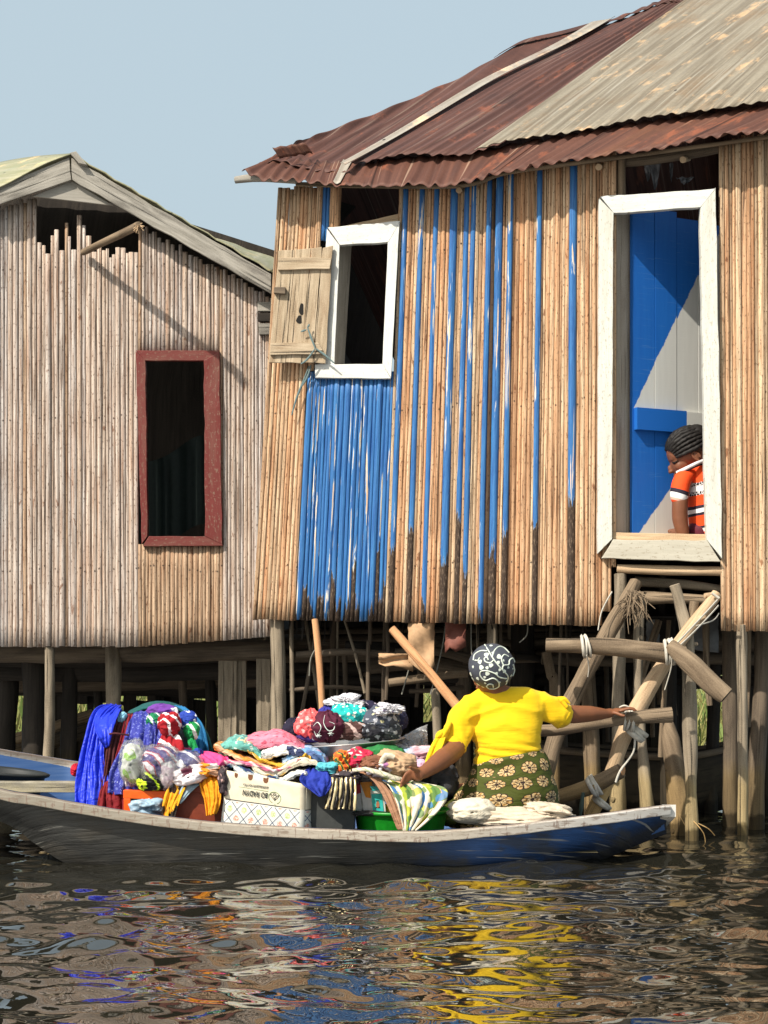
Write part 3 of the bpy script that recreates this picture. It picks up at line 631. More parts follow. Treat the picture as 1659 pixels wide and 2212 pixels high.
def hut_box():
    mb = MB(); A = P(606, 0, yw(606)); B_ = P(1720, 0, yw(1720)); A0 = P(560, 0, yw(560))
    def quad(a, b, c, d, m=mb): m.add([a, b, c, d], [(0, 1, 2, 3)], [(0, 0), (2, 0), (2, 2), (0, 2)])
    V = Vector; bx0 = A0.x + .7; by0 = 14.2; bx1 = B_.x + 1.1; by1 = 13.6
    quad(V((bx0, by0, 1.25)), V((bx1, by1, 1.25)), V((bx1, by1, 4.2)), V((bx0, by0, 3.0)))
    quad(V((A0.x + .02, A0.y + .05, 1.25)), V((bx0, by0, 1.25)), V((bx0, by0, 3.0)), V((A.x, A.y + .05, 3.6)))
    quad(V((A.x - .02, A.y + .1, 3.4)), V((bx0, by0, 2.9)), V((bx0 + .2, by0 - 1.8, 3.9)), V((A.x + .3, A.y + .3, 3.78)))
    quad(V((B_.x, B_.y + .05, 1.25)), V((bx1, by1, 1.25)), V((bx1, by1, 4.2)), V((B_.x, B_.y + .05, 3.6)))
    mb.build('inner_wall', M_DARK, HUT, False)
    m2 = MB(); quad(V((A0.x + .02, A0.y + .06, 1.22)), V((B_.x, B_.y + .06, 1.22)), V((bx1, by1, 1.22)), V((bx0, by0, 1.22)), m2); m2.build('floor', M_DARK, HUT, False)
    # stilts: (u,v top),(u,v foot), radius, depth behind the facade, material
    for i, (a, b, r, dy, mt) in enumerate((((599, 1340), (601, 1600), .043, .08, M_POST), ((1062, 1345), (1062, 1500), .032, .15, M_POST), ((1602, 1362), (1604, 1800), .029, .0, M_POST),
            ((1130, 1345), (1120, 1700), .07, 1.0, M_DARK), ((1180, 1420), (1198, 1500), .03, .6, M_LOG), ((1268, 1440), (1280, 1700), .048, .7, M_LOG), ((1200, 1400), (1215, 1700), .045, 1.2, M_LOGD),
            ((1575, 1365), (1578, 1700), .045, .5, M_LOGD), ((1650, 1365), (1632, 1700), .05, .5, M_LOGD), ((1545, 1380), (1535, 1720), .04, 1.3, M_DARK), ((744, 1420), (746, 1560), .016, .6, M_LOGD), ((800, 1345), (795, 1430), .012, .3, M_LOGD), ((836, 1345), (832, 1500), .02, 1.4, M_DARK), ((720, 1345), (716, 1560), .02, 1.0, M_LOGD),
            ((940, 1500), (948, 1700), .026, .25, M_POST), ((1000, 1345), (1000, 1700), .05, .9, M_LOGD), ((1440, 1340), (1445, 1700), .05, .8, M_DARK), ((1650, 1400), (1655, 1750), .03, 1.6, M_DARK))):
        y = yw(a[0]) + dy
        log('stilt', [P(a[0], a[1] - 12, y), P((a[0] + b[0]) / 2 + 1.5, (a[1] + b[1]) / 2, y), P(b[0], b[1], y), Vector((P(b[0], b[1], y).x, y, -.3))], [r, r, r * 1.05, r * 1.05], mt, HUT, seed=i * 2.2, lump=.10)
    r = random.Random(21)
    for k in range(34):                                        # thin sticks and props standing or leaning in the gloom
        a = r.uniform(610, 1330) if k % 4 else r.uniform(1400, 1650); y = yw(a) + r.uniform(.25, 1.6); ln = r.uniform(-60, 60) if k % 3 == 0 else r.uniform(-10, 10); v1 = r.uniform(1450, 1650)
        log('prop', [P(a, 1340, y), P(a + ln * .5 + r.uniform(-4, 4), (1340 + v1) / 2, y), P(a + ln, v1, y)], r.uniform(.007, .02), (M_LOG, M_LOGD, M_POST, M_LOGD)[k % 4], HUT, seed=k, lump=.2)
    for k in range(16):
        a = r.uniform(600, 1250); v = r.uniform(1385, 1560); L = r.uniform(60, 260); y = 10.95 + r.random() * 1.3; log('cross_beam', [P(a, v, y), P(a + L / 2, v + r.uniform(-8, 8), y), P(a + L, v + r.uniform(-18, 18), y + .1)], r.uniform(.01, .034), (M_LOGD, M_DARK)[k % 2], HUT, seed=k * 3., lump=.2)
    rr = random.Random(9)
    for k in range(12):
        v = 1368 + k * 9 + rr.uniform(-4, 4); y = 11.2 + rr.random() * 2.2
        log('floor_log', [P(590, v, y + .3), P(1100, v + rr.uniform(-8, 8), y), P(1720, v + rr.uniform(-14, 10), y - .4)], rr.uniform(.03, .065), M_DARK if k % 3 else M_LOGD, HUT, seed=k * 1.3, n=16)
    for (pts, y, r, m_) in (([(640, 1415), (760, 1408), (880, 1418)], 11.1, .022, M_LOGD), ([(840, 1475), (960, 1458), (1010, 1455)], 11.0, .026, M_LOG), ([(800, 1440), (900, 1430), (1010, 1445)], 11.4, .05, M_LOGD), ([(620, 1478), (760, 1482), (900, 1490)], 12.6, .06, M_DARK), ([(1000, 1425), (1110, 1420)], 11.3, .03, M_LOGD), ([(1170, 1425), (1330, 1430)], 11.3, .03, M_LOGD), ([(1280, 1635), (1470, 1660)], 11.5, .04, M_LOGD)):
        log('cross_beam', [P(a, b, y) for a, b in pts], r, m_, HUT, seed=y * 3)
    # logs under the door
    log('door_beam', [P(1334, 1228, yw(1334)), P(1450, 1232, yw(1450) + .01), P(1560, 1234, yw(1560))], .026, M_TAN, HUT, seed=2)
    log('door_beam', [P(1372, 1256, yw(1372) + .12), P(1470, 1262, yw(1470) + .12), P(1560, 1272, yw(1560) + .12)], [.03, .026, .02], M_POST, HUT, seed=3)
    log('door_beam', [P(1366, 1294, yw(1366) + .05), P(1440, 1292, yw(1440) + .04), P(1540, 1296, yw(1540) + .05)], [.040, .03, .026], M_LOG, HUT, seed=4, lump=.14)
    # torn screens and scraps that hang below the floor
    def scrap(name, cols, vt, vb, y, mat, seed, curl=.02, rag=14):
        mb = MB(); n = len(cols); r = random.Random(seed)
        G = [[P(cols[j] + 2 * nz(i * .8, seed), vt + (vb[j] - vt) * i / 10, y + curl * math.sin(j * 1.1 + i * .7 + seed)) for j in range(n)] for i in range(11)]
        grid(mb, G, lambda i, j: (j * .05, i * .03)); o = mb.build(name, mat, HUT); s_ = o.modifiers.new('t', 'SOLIDIFY'); s_.thickness = .004
    scrap('torn_screen', [882, 896, 912, 926, 938], 1338, [1428, 1440, 1452, 1458, 1436], 10.66, flat('tan_hide', (.50, .31, .17)), 1)
    scrap('torn_screen', [818, 832, 850, 870, 892], 1412, [1434, 1440, 1438, 1442, 1450], 10.69, flat('tan_hide', (.50, .31, .17)), 2)
    scrap('torn_screen', [962, 972, 984, 1006], 1340, [1412, 1398, 1408, 1396], 10.66, flat('red_scrap', (.20, .07, .05)), 3)
    scrap('torn_screen', [1396, 1404, 1412, 1424], 1338, [1392, 1394, 1396, 1388], 10.95, flat('grey_tin', (.26, .26, .26), .5), 4)
    scrap('torn_screen', [1496, 1510, 1530, 1552], 1330, [1402, 1405, 1408, 1410], 10.9, flat('grey_tin', (.26, .26, .26), .5), 5)
    r = random.Random(6)
    for k in range(34):
        a = r.uniform(600, 1330); y = yw(a) + r.uniform(.08, .5); L = r.uniform(14, 60); w_ = r.uniform(3, 8)
        G = [[P(a + j * w_ * (1 - i / 5), 1336 + i * L / 4 + r.uniform(-2, 2), y + .01 * r.random()) for j in (0, 1)] for i in range(5)]
        mb = MB(); grid(mb, G); mb.build('hanging_strip', M_DARK, HUT)
    mb = MB()
    for pts in ([(1018, 1345), (1018, 1400), (1024, 1440)], [(1140, 1345), (1138, 1372), (1122, 1388)], [(963, 1345), (955, 1400), (930, 1500)], [(905, 1350), (890, 1420), (868, 1500)], [(690, 1390), (672, 1420), (668, 1460)]):
        mb = MB(); tube(mb, [P(a, b, yw(a) + .12) for a, b in pts], .004, n=10, seg=6); mb.build('loose_cord', flat('pale_cord', (.25, .24, .2)), HUT)
hut_box()
# ================================================================== cloth tools
def cloth(key, kind, c, c2=(.8, .8, .8), c3=None, s=20., rough=.85, uv=False, sheen=.0):
    if key in MC: return MC[key]
    m = NB(key); v = m.uv() if uv else m.obj(); c3 = c3 or c2
    wv = m.new('VectorMath', {0: v, 1: m.new('VectorMath', {0: m.noise(v, 6., 3., .5, col=True), 'Scale': .09}, operation='SCALE').outputs[0]}, operation='ADD').outputs[0]
    if kind == 'plain': col = m.mix(m.step(m.noise(v, 25.), .3, .7), c, tuple(x * .8 for x in c))
    elif kind == 'dots':
        d = m.vor(wv, s); col = m.mix(m.step(d, .30, .34), c2, c); col = m.mix(m.step(m.vor(wv, s * 1.7), .12, .15), c3, col)
    elif kind == 'floral':
        d = m.vor(wv, s); n = m.noise(wv, s * 2.2, 2., .5, 1.); col = m.mix(m.step(m.math('ADD', d, m.math('MULTIPLY', n, .5)), .55, .6), c2, c)
        col = m.mix(m.step(m.vor(m.map(wv, loc=(3, 1, 2)), s * .8), .22, .26), c3, col)
    elif kind == 'stripe':
        n = m.new('TexWave', {'Vector': wv, 'Scale': s, 'Distortion': 1.2, 'Detail': 2.}, bands_direction='DIAGONAL').outputs[1]
        col = m.mix(m.step(n, .45, .55), c, c2); col = m.mix(m.step(n, .80, .84), col, c3)
    elif kind == 'patch':
        r = m.vor(wv, s, out='Color'); x = m.sep(r)[0]
        col = m.ramp(x, [(0, c), (.35, c2), (.6, c3), (.8, tuple(k * .7 + .25 for k in c))], 'CONSTANT')
    m.col(col); m.rough(rough); m.b.inputs['Sheen Weight'].default_value = sheen
    f = m.noise(v, 260., 2., .6); m.bump(f, .04, .001)
    cr = m.noise(m.map(v, (1, 1, 1.7), rot=(.3, .5, .2)), 9., 2.5, .5, 1.8); m.bump(cr, .55, .022)
    MC[key] = m.m; return m.m
def fold(x, y, z):                                            # ridged noise: soft creases
    return (1 - abs(nz(x, y, z)) * 2.2)
def sheet(name, L, Rr, mat, folds=5, amp=.02, parent=None, n=46, m=60, th=.004, seed=0., top=.3):
    """hanging cloth between a left and a right edge line given as (u, v, y)"""
    A = catmull([P(*p) for p in L], m); B = catmull([P(*p) for p in Rr], m); G = []; W = (A[m // 2] - B[m // 2]).length; Lh = sum((A[i + 1] - A[i]).length for i in range(m))
    for i in range(m + 1):
        r = []; t = i / m; e = top + (1 - top) * min(1, t * 1.6)
        tan = (A[min(i + 1, m)] - A[max(i - 1, 0)]).normalized(); sx = (B[i] - A[i]).normalized(); nr = sx.cross(tan)
        if nr.y > 0: nr = -nr
        for j in range(n + 1):
            s = j / n; p = A[i].lerp(B[i], s)
            k = 2 * math.pi * folds * (s + .07 * nz(t * 2.2, seed) + .05 * nz(s * 3, t * 3, seed)) + seed
            sw = s * folds + .5 * nz(t * 1.3, s * 2, seed) + .35 * (t - .5) * math.sin(seed * 3); d = amp * e * (1.7 * nz(sw * 1.15, t * 1.0, seed) + .9 * nz(sw * 2.4, t * 1.9, seed + 3) + .42 * (1 - abs(nz(sw * 1.6, t * 2.2, seed + 9)) * 3) + .30 * nz(sw * 4, t * 9, seed + 6) + .25 * math.sin(k))
            p = p + nr * d + Vector((0, 0, .008 * nz(s * 6, seed) * (i == m))); r.append(p)
        G.append(r)
    mb = MB(); grid(mb, G, lambda i, j: (j / n * W, i / m * Lh)); o = mb.build(name, mat, parent)
    s_ = o.modifiers.new('thick', 'SOLIDIFY'); s_.thickness = th; return o
def lump(name, u, v, y, ru, rv, d, mat, parent=None, seed=0., amp=.16, fr=2.2, flat=.0, n=72, tilt=0., pinch=0., box=1.):
    """rumpled bundle of cloth, half sizes ru, rv in picture units at its depth, d deep in metres"""
    C = P(u, v, y); a = ru * y / F; c = rv * y / F; m = n // 2 + 8; G = []; ct, st = math.cos(tilt), math.sin(tilt)
    for i in range(m + 1):
        th = math.pi * i / m; r = []
        for j in range(n):
            ph = 2 * math.pi * j / n; q = Vector((math.sin(th) * math.cos(ph), math.sin(th) * math.sin(ph), math.cos(th)))
            s = Vector((seed * 3.1, seed * 1.7, seed))
            w = Vector((q.x * .75, q.y, q.z * 1.25)) * fr * .8 + s; wp = nz(w.x * .6, w.y * .6, w.z * .6) * 1.6; w = w + Vector((wp, wp * .5, -wp))
            r1 = abs(nz(w.x, w.y, w.z)); r2 = abs(nz(w.x * 2.2 + 5, w.y * 2.2, w.z * 2.2)); sq = max(abs(q.x) ** 2.6 + abs(q.z) ** 2.6, 1e-4) ** (-1 / 2.6) * math.hypot(q.x, q.z) ; sq = 1 + (sq - 1) * .6 * box
            e = (1 + .28 * amp * 4 * nz(q.x * 1.1 + seed, q.y * 1.1, q.z * 1.4)) * sq * (1 + amp * (.75 - 2.4 * r1) * .9 + amp * .30 * (.5 - 1.8 * r2))
            if pinch: e -= pinch * .12 * abs(math.sin(ph * 5 + 2 * q.z)) * abs(q.z)
            x, z = q.x * e * a, q.z * e * c
            if flat and z < -flat * c: z = -flat * c + (z + flat * c) * .15
            r.append(C + Vector((x * ct - z * st, q.y * e * d, x * st + z * ct)))
        G.append(r)
    mb = MB(); grid(mb, G, lambda i, j: (j / n * 6.28 * a, i / m * 3.14 * c), closed=True, flip=True)
    return mb.build(name, mat, parent)
def folded(name, top, th, y0, y1, mat, seed=0., layers=3, parent=None, wr=.006, droop=0.):
    """folded length of cloth lying in waves: top edge (u, v) points, th picture units thick, from y0 back to y1"""
    n = 60; path = catmull([Vector((a, b, 0)) for a, b in top], n); G = []; K = 28
    for i, p in enumerate(path):
        t = i / n; tt = th * (.55 + .45 * math.sin(math.pi * min(1, max(0, t)) ** .6)) * (1 + .2 * nz(t * 5, seed)); r = []
        hz = tt * y0 / F / 2; C = P(p.x, p.y + tt / 2, y0); D = (y1 - y0) * (.86 + .14 * math.sin(math.pi * t)); yo = .03 * nz(t * 3, seed + 2)
        for k in range(K):
            a = 2 * math.pi * k / K; cy, cz = math.cos(a), math.sin(a)
            sy = math.copysign(abs(cy) ** .35, cy); sz = math.copysign(abs(cz) ** .75, cz)
            fr = .010 * abs(math.sin(layers * math.pi * (sz + 1) / 2)) if cy < 0 else 0
            yy = yo + D / 2 - D / 2 * (-sy) - fr * 1.0; zz = sz * hz + (yy - yo) * .02
            wv = wr * (nz(t * 9 + seed, yy * 5, sz * 2) * 1.5 + nz(t * 22, yy * 12, seed))
            r.append(Vector((C.x, y0 + yy, C.z + zz + wv)) + Vector((.008 * nz(t * 4, k * .7, seed), 0, -droop * max(0, .12 - yy))))
        G.append(r)
    mb = MB(); grid(mb, G, lambda i, j: (i / n * .6, j / K * .5), closed=True)
    mb.add(G[0], [tuple(range(K))[::-1]]); mb.add(G[-1], [tuple(range(K))])
    return mb.build(name, mat, parent)
CG = 'goods laid out in the canoe'
# ================================================================== the canoe
ST = [(-420, 1590, 9.15, 9.7, .62), (-200, 1655, 8.98, 10.0, .37), (0, 1705, 8.87, 10.25, .19), (60, 1716, 8.86, 10.28, .10), (130, 1729, 8.85, 10.3, .0), (200, 1741, 8.83, 10.3, -.03), (300, 1757, 8.82, 10.3, -.07), (500, 1780, 8.8, 10.3, -.08),
      (850, 1797, 8.8, 10.25, -.08), (1050, 1788, 8.83, 9.98, -.07), (1200, 1771, 8.9, 9.75, -.035), (1300, 1759, 8.97, 9.65, .03), (1400, 1745, 9.06, 9.52, .125), (1447, 1740, 9.12, 9.46, .165)]
def canoe():
    t = thing('canoe', (P(720, 1800, 9.4).x, 9.4, 0), 'long wooden trading canoe with peeling white gunwale and blue bow, loaded with cloth', 'canoe')
    n = 90; Np = catmull([P(a, b, y) for a, b, y, yf, zc in ST], n); Au = catmull([Vector((yf, zc, 0)) for a, b, y, yf, zc in ST], n)
    m = NB('hull_paint'); u = m.uv(); c = m.attr('col'); g = m.noise(m.map(u, (3, 45, 1)), 1., 5., .65, .3); sc_ = m.noise(m.map(u, (2.0, 60, 1), (4, 4, 0)), 1., 3., .5)
    b = m.noise(m.map(u, (3, 7, 1)), 1., 5., .65); col = m.mix(m.step(g, .3, .7, 0, .6), c, m.mix(1., c, (.45, .45, .45), 'MULTIPLY')); col = m.mix(m.step(b, .46, .60, 0, .85), col, m.mix(.5, m.mix(1., col, (.6, .5, .4), 'MULTIPLY'), (.075, .07, .06)))
    col = m.mix(m.step(sc_, .64, .67, 0, .6), col, (.35, .34, .3)); m.col(col); m.rough(.5); m.bump(g, .8, .012); m.bump(b, .5, .02); M_HULL = m.m
    m = NB('gunwale_paint'); u = m.uv(); c = m.attr('col'); g = m.noise(m.map(u, (6, 70, 1)), 1., 4., .65, .4); fl = m.noise(m.map(u, (11, 60, 1)), 1., 5., .7); vc = m.noise(m.map(u, (60, 12, 1)), 1., 3., .6)
    col = m.mix(m.step(g, .3, .7, 0, .5), c, m.mix(1., c, (.7, .66, .6), 'MULTIPLY')); col = m.mix(m.step(fl, .52, .60, 0, .7), col, (.21, .15, .11)); col = m.mix(m.step(vc, .59, .64, 0, .7), col, (.2, .13, .10))
    m.col(col); m.rough(.75); m.bump(fl, .4, .004); M_GUN = m.m
    px = lambda p: U0 + p.x * F / p.y
    fo = lambda a: .06 - .15 * min(1, max(0, (px(a) - 900) / 250))
    def sect(i, ins=0.):
        a = Np[i]; yf, zc = Au[i].x, Au[i].y; yc = a.y + .13; zk = min(zc, a.z - .05) - .0 ; w = yf - a.y
        pts = [(a.y + ins, a.z), (a.y + .05 + ins, a.z - (a.z - zc) * .35), (a.y + .09 + ins, a.z - (a.z - zc) * .68), (yc + ins, zc + ins), (a.y + w * .3, zc - .05 + ins), (a.y + w * .5, zc - .06 + ins), (a.y + w * .7, zc - .05 + ins), (yf - .13 - ins, zc + ins), (yf - .06 - ins, a.z - (a.z - zc) * .5), (yf - ins, a.z + fo(a))]
        return [Vector((a.x, y, z)) for y, z in pts]
    S = [sect(i) for i in range(n + 1)]; cols = []
    for s in S:
        u = px(s[0]); k = min(1, max(0, (u - 820) / 260)); k = k * k * (3 - 2 * k); dk = (.062, .062, .058); bl = (.035, .105, .30)
        c = tuple(dk[q] + (bl[q] - dk[q]) * k for q in range(3)) + (1,)
        for j in range(len(s)): cols.append(c if (j < 2) else (tuple(q * .35 for q in c[:3]) + (1,)) if j == 2 else ((.02, .022, .03, 1) if u > 1180 or j > 3 else c))  # shade below the lit plank put into the colour; bow bottom tar-dark
    mb = MB(); grid(mb, S, lambda i, j: (S[i][j].x, S[i][j].z * 1.6 + j * .05), c=cols)
    mb.add(S[-1], [tuple(range(len(S[-1])))], [(p.y, p.z) for p in S[-1]], (.02, .025, .04, 1)); mb.add(S[0], [tuple(range(len(S[0])))[::-1]], [(p.y, p.z) for p in S[0]], (.03, .03, .03, 1))
    mb.build('hull', M_HULL, t)
    m = NB('inner_blue'); g = m.noise(m.map(m.uv(), (4, 40, 1)), 1., 5., .6); m.col(m.mix(m.step(g, .35, .65), (.035, .09, .24), (.06, .12, .27))); m.rough(.6)
    S2 = [[p + Vector((0, 0, .004)) for p in sect(i, .02)] for i in range(1, n)]; mb = MB(); grid(mb, S2, lambda i, j: (S2[i][j].x, S2[i][j].z * 1.6), flip=True); mb.build('inner_hull', m.m, t)
    for side in (0, 1):
        G = []; cc = []
        for i in range(n + 1):
            p = S[i][0] if side == 0 else S[i][-1]; u = px(S[i][0]); k = min(1, max(0, (u - 150) / 500)); k2 = min(1, max(0, (u - 1000) / 300))
            c = tuple(a + (b - a) * k for a, b in zip((.30, .27, .22), (.47, .42, .35))); c = tuple(a + (b - a) * k2 for a, b in zip(c, (.60, .57, .53))) + (1,); c = c if side == 0 else (.6, .58, .53, 1)
            wd = (.030, .016) if side == 0 else (-.028, -.034); h = .046 + .004 * nz(p.x * 3)
            wob = .003 * nz(p.x * 7, side)
            G.append([p + Vector((0, -wd[0], .0 + wob)), p + Vector((0, wd[1] , .004 + wob)), p + Vector((0, wd[1], -h)), p + Vector((0, -wd[0] * .8, -h + wob))])
            cc += [c, (.20, .15, .12, 1), c, c]
        mb = MB(); grid(mb, G, lambda i, j: (G[i][j].x, G[i][j].z + (.03 if j in (1, 2) else 0)), closed=True, c=cc, flip=side == 1)
        mb.add(G[-1], [(0, 1, 2, 3)], None, (.6, .58, .55, 1)); mb.add(G[0], [(3, 2, 1, 0)], None, (.3, .3, .3, 1))
        o = mb.build('gunwale', M_GUN, t, False); b_ = o.modifiers.new('bevel', 'BEVEL'); b_.width = .004; b_.segments = 2; b_.limit_method = 'ANGLE'; b_.angle_limit = R(40)
    a = S[-1][0]; b = S[-1][-1]; G = [[a.lerp(b, k / 8) + Vector((dx, 0, dz)) for dx, dz in ((-.04, .004), (.03, .004), (.03, -.056), (-.04, -.056))] for k in range(9)]
    mb = MB(); grid(mb, G, lambda i, j: (G[i][j].y, G[i][j].x), closed=True, c=(.66, .64, .60, 1)); mb.add(G[0], [(0, 1, 2, 3)], None, (.66, .64, .6, 1)); mb.add(G[-1], [(3, 2, 1, 0)], None, (.6, .6, .6, 1)); mb.build('bow_plate', M_GUN, t, False)
    board('thwart', [(-330, 1690), (200, 1690), (200, 1712), (-330, 1712)], 9.45, 0, .10, M_GREY, t, n=(2, 14))
    z = .05; mb = MB(); G = [[Vector((x, y, z + .004 * nz(x * 3, y * 3))) for y in (8.98, 9.5, 10.1)] for x in np.linspace(-1.55, 1.05, 20)]; grid(mb, G, lambda i, j: (i * .1, j * .4), flip=True); mb.build('floor_boards', M_GREY, t)
    # second, empty dark canoe moored under the hut
    t2 = thing('canoe', (P(1290, 1700, 11.6).x, 11.6, 0), 'dark empty canoe moored in the shade among the stilts behind the woman', 'canoe')
    S = []
    for i in range(31):
        s = i / 30; u = 1040 + 560 * s; w = .32 * math.sin(math.pi * min(max(s, .04), .96)) ** .5; zt = P(0, 1612 + 34 * s, 11.4).z; e = .10 * (1 - math.sin(math.pi * s)) ** 2
        x = P(u, 0, 11.5).x; y = 11.6; S.append([Vector((x, y - w, zt + e)), Vector((x, y - w * .8, .08 + e)), Vector((x, y - w * .4, -.05 + e)), Vector((x, y + w * .4, -.05 + e)), Vector((x, y + w * .8, .08 + e)), Vector((x, y + w, zt + e))])
    mb = MB(); grid(mb, S, lambda i, j: (j * .1, i * .09)); o = mb.build('hull', M_DARK, t2); s_ = o.modifiers.new('thick', 'SOLIDIFY'); s_.thickness = .03
    for j in (0, 5): 
        mb = MB(); tube(mb, [S[i][j] + Vector((0, 0, .005)) for i in range(0, 31, 3)], .022, n=30, seg=8); mb.build('gunwale', M_LOGD, t2)
canoe()

# ================================================================== goods in the canoe
def goods():
    # bundle underneath the draped lengths
    B = lambda o, l, c: tag(o, l, c)
    core = lump('cloth_bundle', 330, 1660, 9.62, 112, 118, .30, cloth('bundle', 'plain', (.03, .045, .07)), seed=1, amp=.08, flat=.8)
    B(core, 'big dark bundle under the draped blue and maroon lengths', 'bundle')
    # dark teal cover over the back, blue on its right flank
    o = sheet('draped_cloth', [(235, 1560, 9.75), (262, 1532, 9.6), (258, 1540, 9.45)], [(455, 1640, 9.8), (430, 1580, 9.6), (400, 1570, 9.45)], cloth('teal', 'plain', (.012, .10, .10)), 3, .01)
    bpy.data.objects.remove(o)
    mb = MB(); G = []
    for i in range(25):
        a = math.pi * (1.02 - i / 24 * 1.0); G.append([P(345 + 112 * math.cos(a), 1640 - (122 - 10 * abs(j - 6) / 6) * math.sin(a) - 3 * nz(i * .6, j * .5), 9.42 + j * .05) for j in range(13)])
    grid(mb, G, lambda i, j: (i * .05, j * .05)); o = mb.build('draped_cloth', cloth('teal', 'plain', (.010, .105, .10)))
    s_ = o.modifiers.new('thick', 'SOLIDIFY'); s_.thickness = .01; B(o, 'dark teal cloth arched over the back of the big bundle', 'cloth')
    B(sheet('draped_cloth', [(375, 1524, 9.55), (398, 1560, 9.42), (404, 1620, 9.40), (412, 1650, 9.40)], [(398, 1528, 9.55), (436, 1562, 9.42), (450, 1612, 9.40), (455, 1650, 9.40)], cloth('skyb', 'plain', (.02, .16, .36)), 4, .012, seed=2), 'sky blue length hanging over the right flank of the teal bundle', 'cloth')
    B(sheet('draped_cloth', [(352, 1545, 9.46), (372, 1580, 9.36), (392, 1650, 9.34)], [(392, 1540, 9.46), (408, 1580, 9.36), (422, 1650, 9.34)], cloth('slate', 'plain', (.05, .055, .06)), 3, .01, seed=5), 'narrow slate grey length beside the sky blue one', 'cloth')
    # royal blue satin: roll over the top and long hanging end
    RB = cloth('royal', 'plain', (.020, .045, .62), rough=.42)
    o = sheet('draped_cloth', [(262, 1558, 9.46), (238, 1524, 9.36), (203, 1536, 9.26), (186, 1590, 9.18), (172, 1650, 9.14), (163, 1700, 9.10), (166, 1752, 9.06)], [(268, 1552, 9.46), (262, 1530, 9.34), (240, 1560, 9.22), (228, 1610, 9.14), (228, 1655, 9.10), (236, 1700, 9.06), (224, 1752, 9.02)], RB, 5, .024, seed=1, m=80)
    B(o, 'shiny royal blue length hanging at the left end of the bundle', 'cloth')
    B(sheet('draped_cloth', [(206, 1550, 9.24), (205, 1575, 9.14), (212, 1596, 9.10), (226, 1612, 9.12)], [(262, 1532, 9.28), (250, 1560, 9.16), (240, 1590, 9.12), (234, 1612, 9.12)], RB, 2, .012, seed=3), 'short thrown-over end of royal blue cloth lying on top of the long one', 'cloth')
    MR = cloth('maroon', 'plain', (.075, .018, .020), rough=.95)
    B(sheet('draped_cloth', [(252, 1538, 9.36), (236, 1560, 9.24), (226, 1610, 9.14), (220, 1670, 9.10), (205, 1752, 9.04)], [(296, 1545, 9.36), (284, 1565, 9.24), (272, 1620, 9.14), (262, 1680, 9.10), (248, 1752, 9.04)], MR, 8, .020, seed=7, m=70), 'dark maroon fringed length hanging beside the royal blue one', 'cloth')
    o = log('cloth_tie', [P(234, 1586, 9.12), P(250, 1584, 9.08), P(278, 1588, 9.10)], .005, MR); B(o, 'thin maroon cord tied around the maroon cloth', 'cord')
    B(sheet('draped_cloth', [(226, 1690, 9.04), (215, 1720, 8.99), (208, 1760, 8.97)], [(266, 1680, 9.06), (272, 1715, 8.99), (276, 1766, 8.97)], cloth('redd', 'plain', (.19, .010, .014)), 4, .018, seed=4), 'dark red cloth end pooled below the maroon one', 'cloth')
    B(sheet('draped_cloth', [(270, 1545, 9.30), (262, 1590, 9.16), (248, 1640, 9.10), (240, 1690, 9.06)], [(288, 1545, 9.30), (280, 1590, 9.16), (266, 1640, 9.10), (256, 1690, 9.06)], cloth('red2', 'plain', (.22, .012, .02)), 3, .012, seed=9), 'narrow red length between the maroon and the violet blue ones', 'cloth')
    B(lump('cloth_scrap', 262, 1552, 9.27, 9, 14, .03, cloth('lblue', 'plain', (.25, .52, .66)), seed=8, tilt=-.6), 'small pale blue cloth peeping out on top of the red length', 'cloth')
    VB = cloth('violetb', 'dots', (.028, .035, .26), (.12, .14, .42), (.6, .65, .8), s=55, rough=.7)
    B(sheet('draped_cloth', [(288, 1540, 9.30), (276, 1570, 9.16), (262, 1620, 9.08), (240, 1668, 9.02), (234, 1715, 8.98)], [(330, 1536, 9.30), (338, 1575, 9.16), (330, 1620, 9.08), (310, 1665, 9.02), (292, 1722, 8.98)], VB, 3, .020, seed=12, m=70), 'violet blue dotted scarf with its ends parted in the middle of the bundle', 'scarf')
    B(sheet('draped_cloth', [(322, 1538, 9.26), (332, 1570, 9.12), (334, 1600, 9.06), (326, 1640, 9.05)], [(346, 1552, 9.28), (362, 1580, 9.14), (360, 1620, 9.08), (350, 1648, 9.06)], VB, 2, .012, seed=15), 'right hand end of the violet blue scarf over the red cloth', 'scarf')
    # tied headwraps hung on the bundle
    hw = [('crimson headwrap with white bars, largest of the hanging ones', (366, 1564, 9.10, 25, 25), ('crw', 'stripe', (.30, .008, .015), (.30, .008, .015), (.8, .75, .75), 7.)),
          ('purple headwrap with white loops on top of the bundle', (352, 1538, 9.24, 34, 17), ('puw', 'floral', (.14, .04, .28), (.7, .68, .72), (.14, .04, .28), 16.)),
          ('green headwrap left of the crimson one', (333, 1556, 9.2, 17, 16), ('grw', 'stripe', (.01, .17, .07), (.01, .17, .07), (.75, .8, .75), 7.)),
          ('small blue headwrap with white loops right of the crimson one', (404, 1556, 9.18, 20, 20), ('blw', 'floral', (.02, .05, .32), (.7, .72, .8), (.02, .05, .32), 18.)),
          ('bright green headwrap at the right, below the blue one', (414, 1578, 9.15, 17, 20), ('gr2', 'stripe', (.01, .24, .06), (.01, .24, .06), (.7, .8, .7), 6.))]
    for k, (l, (u, v, y, a, b), mt) in enumerate(hw):
        B(lump('headwrap', u, v, y, a, b, b * y / F, cloth(*mt[:5], s=mt[5]), seed=20 + k, amp=.14, pinch=1.), l, 'headwrap')
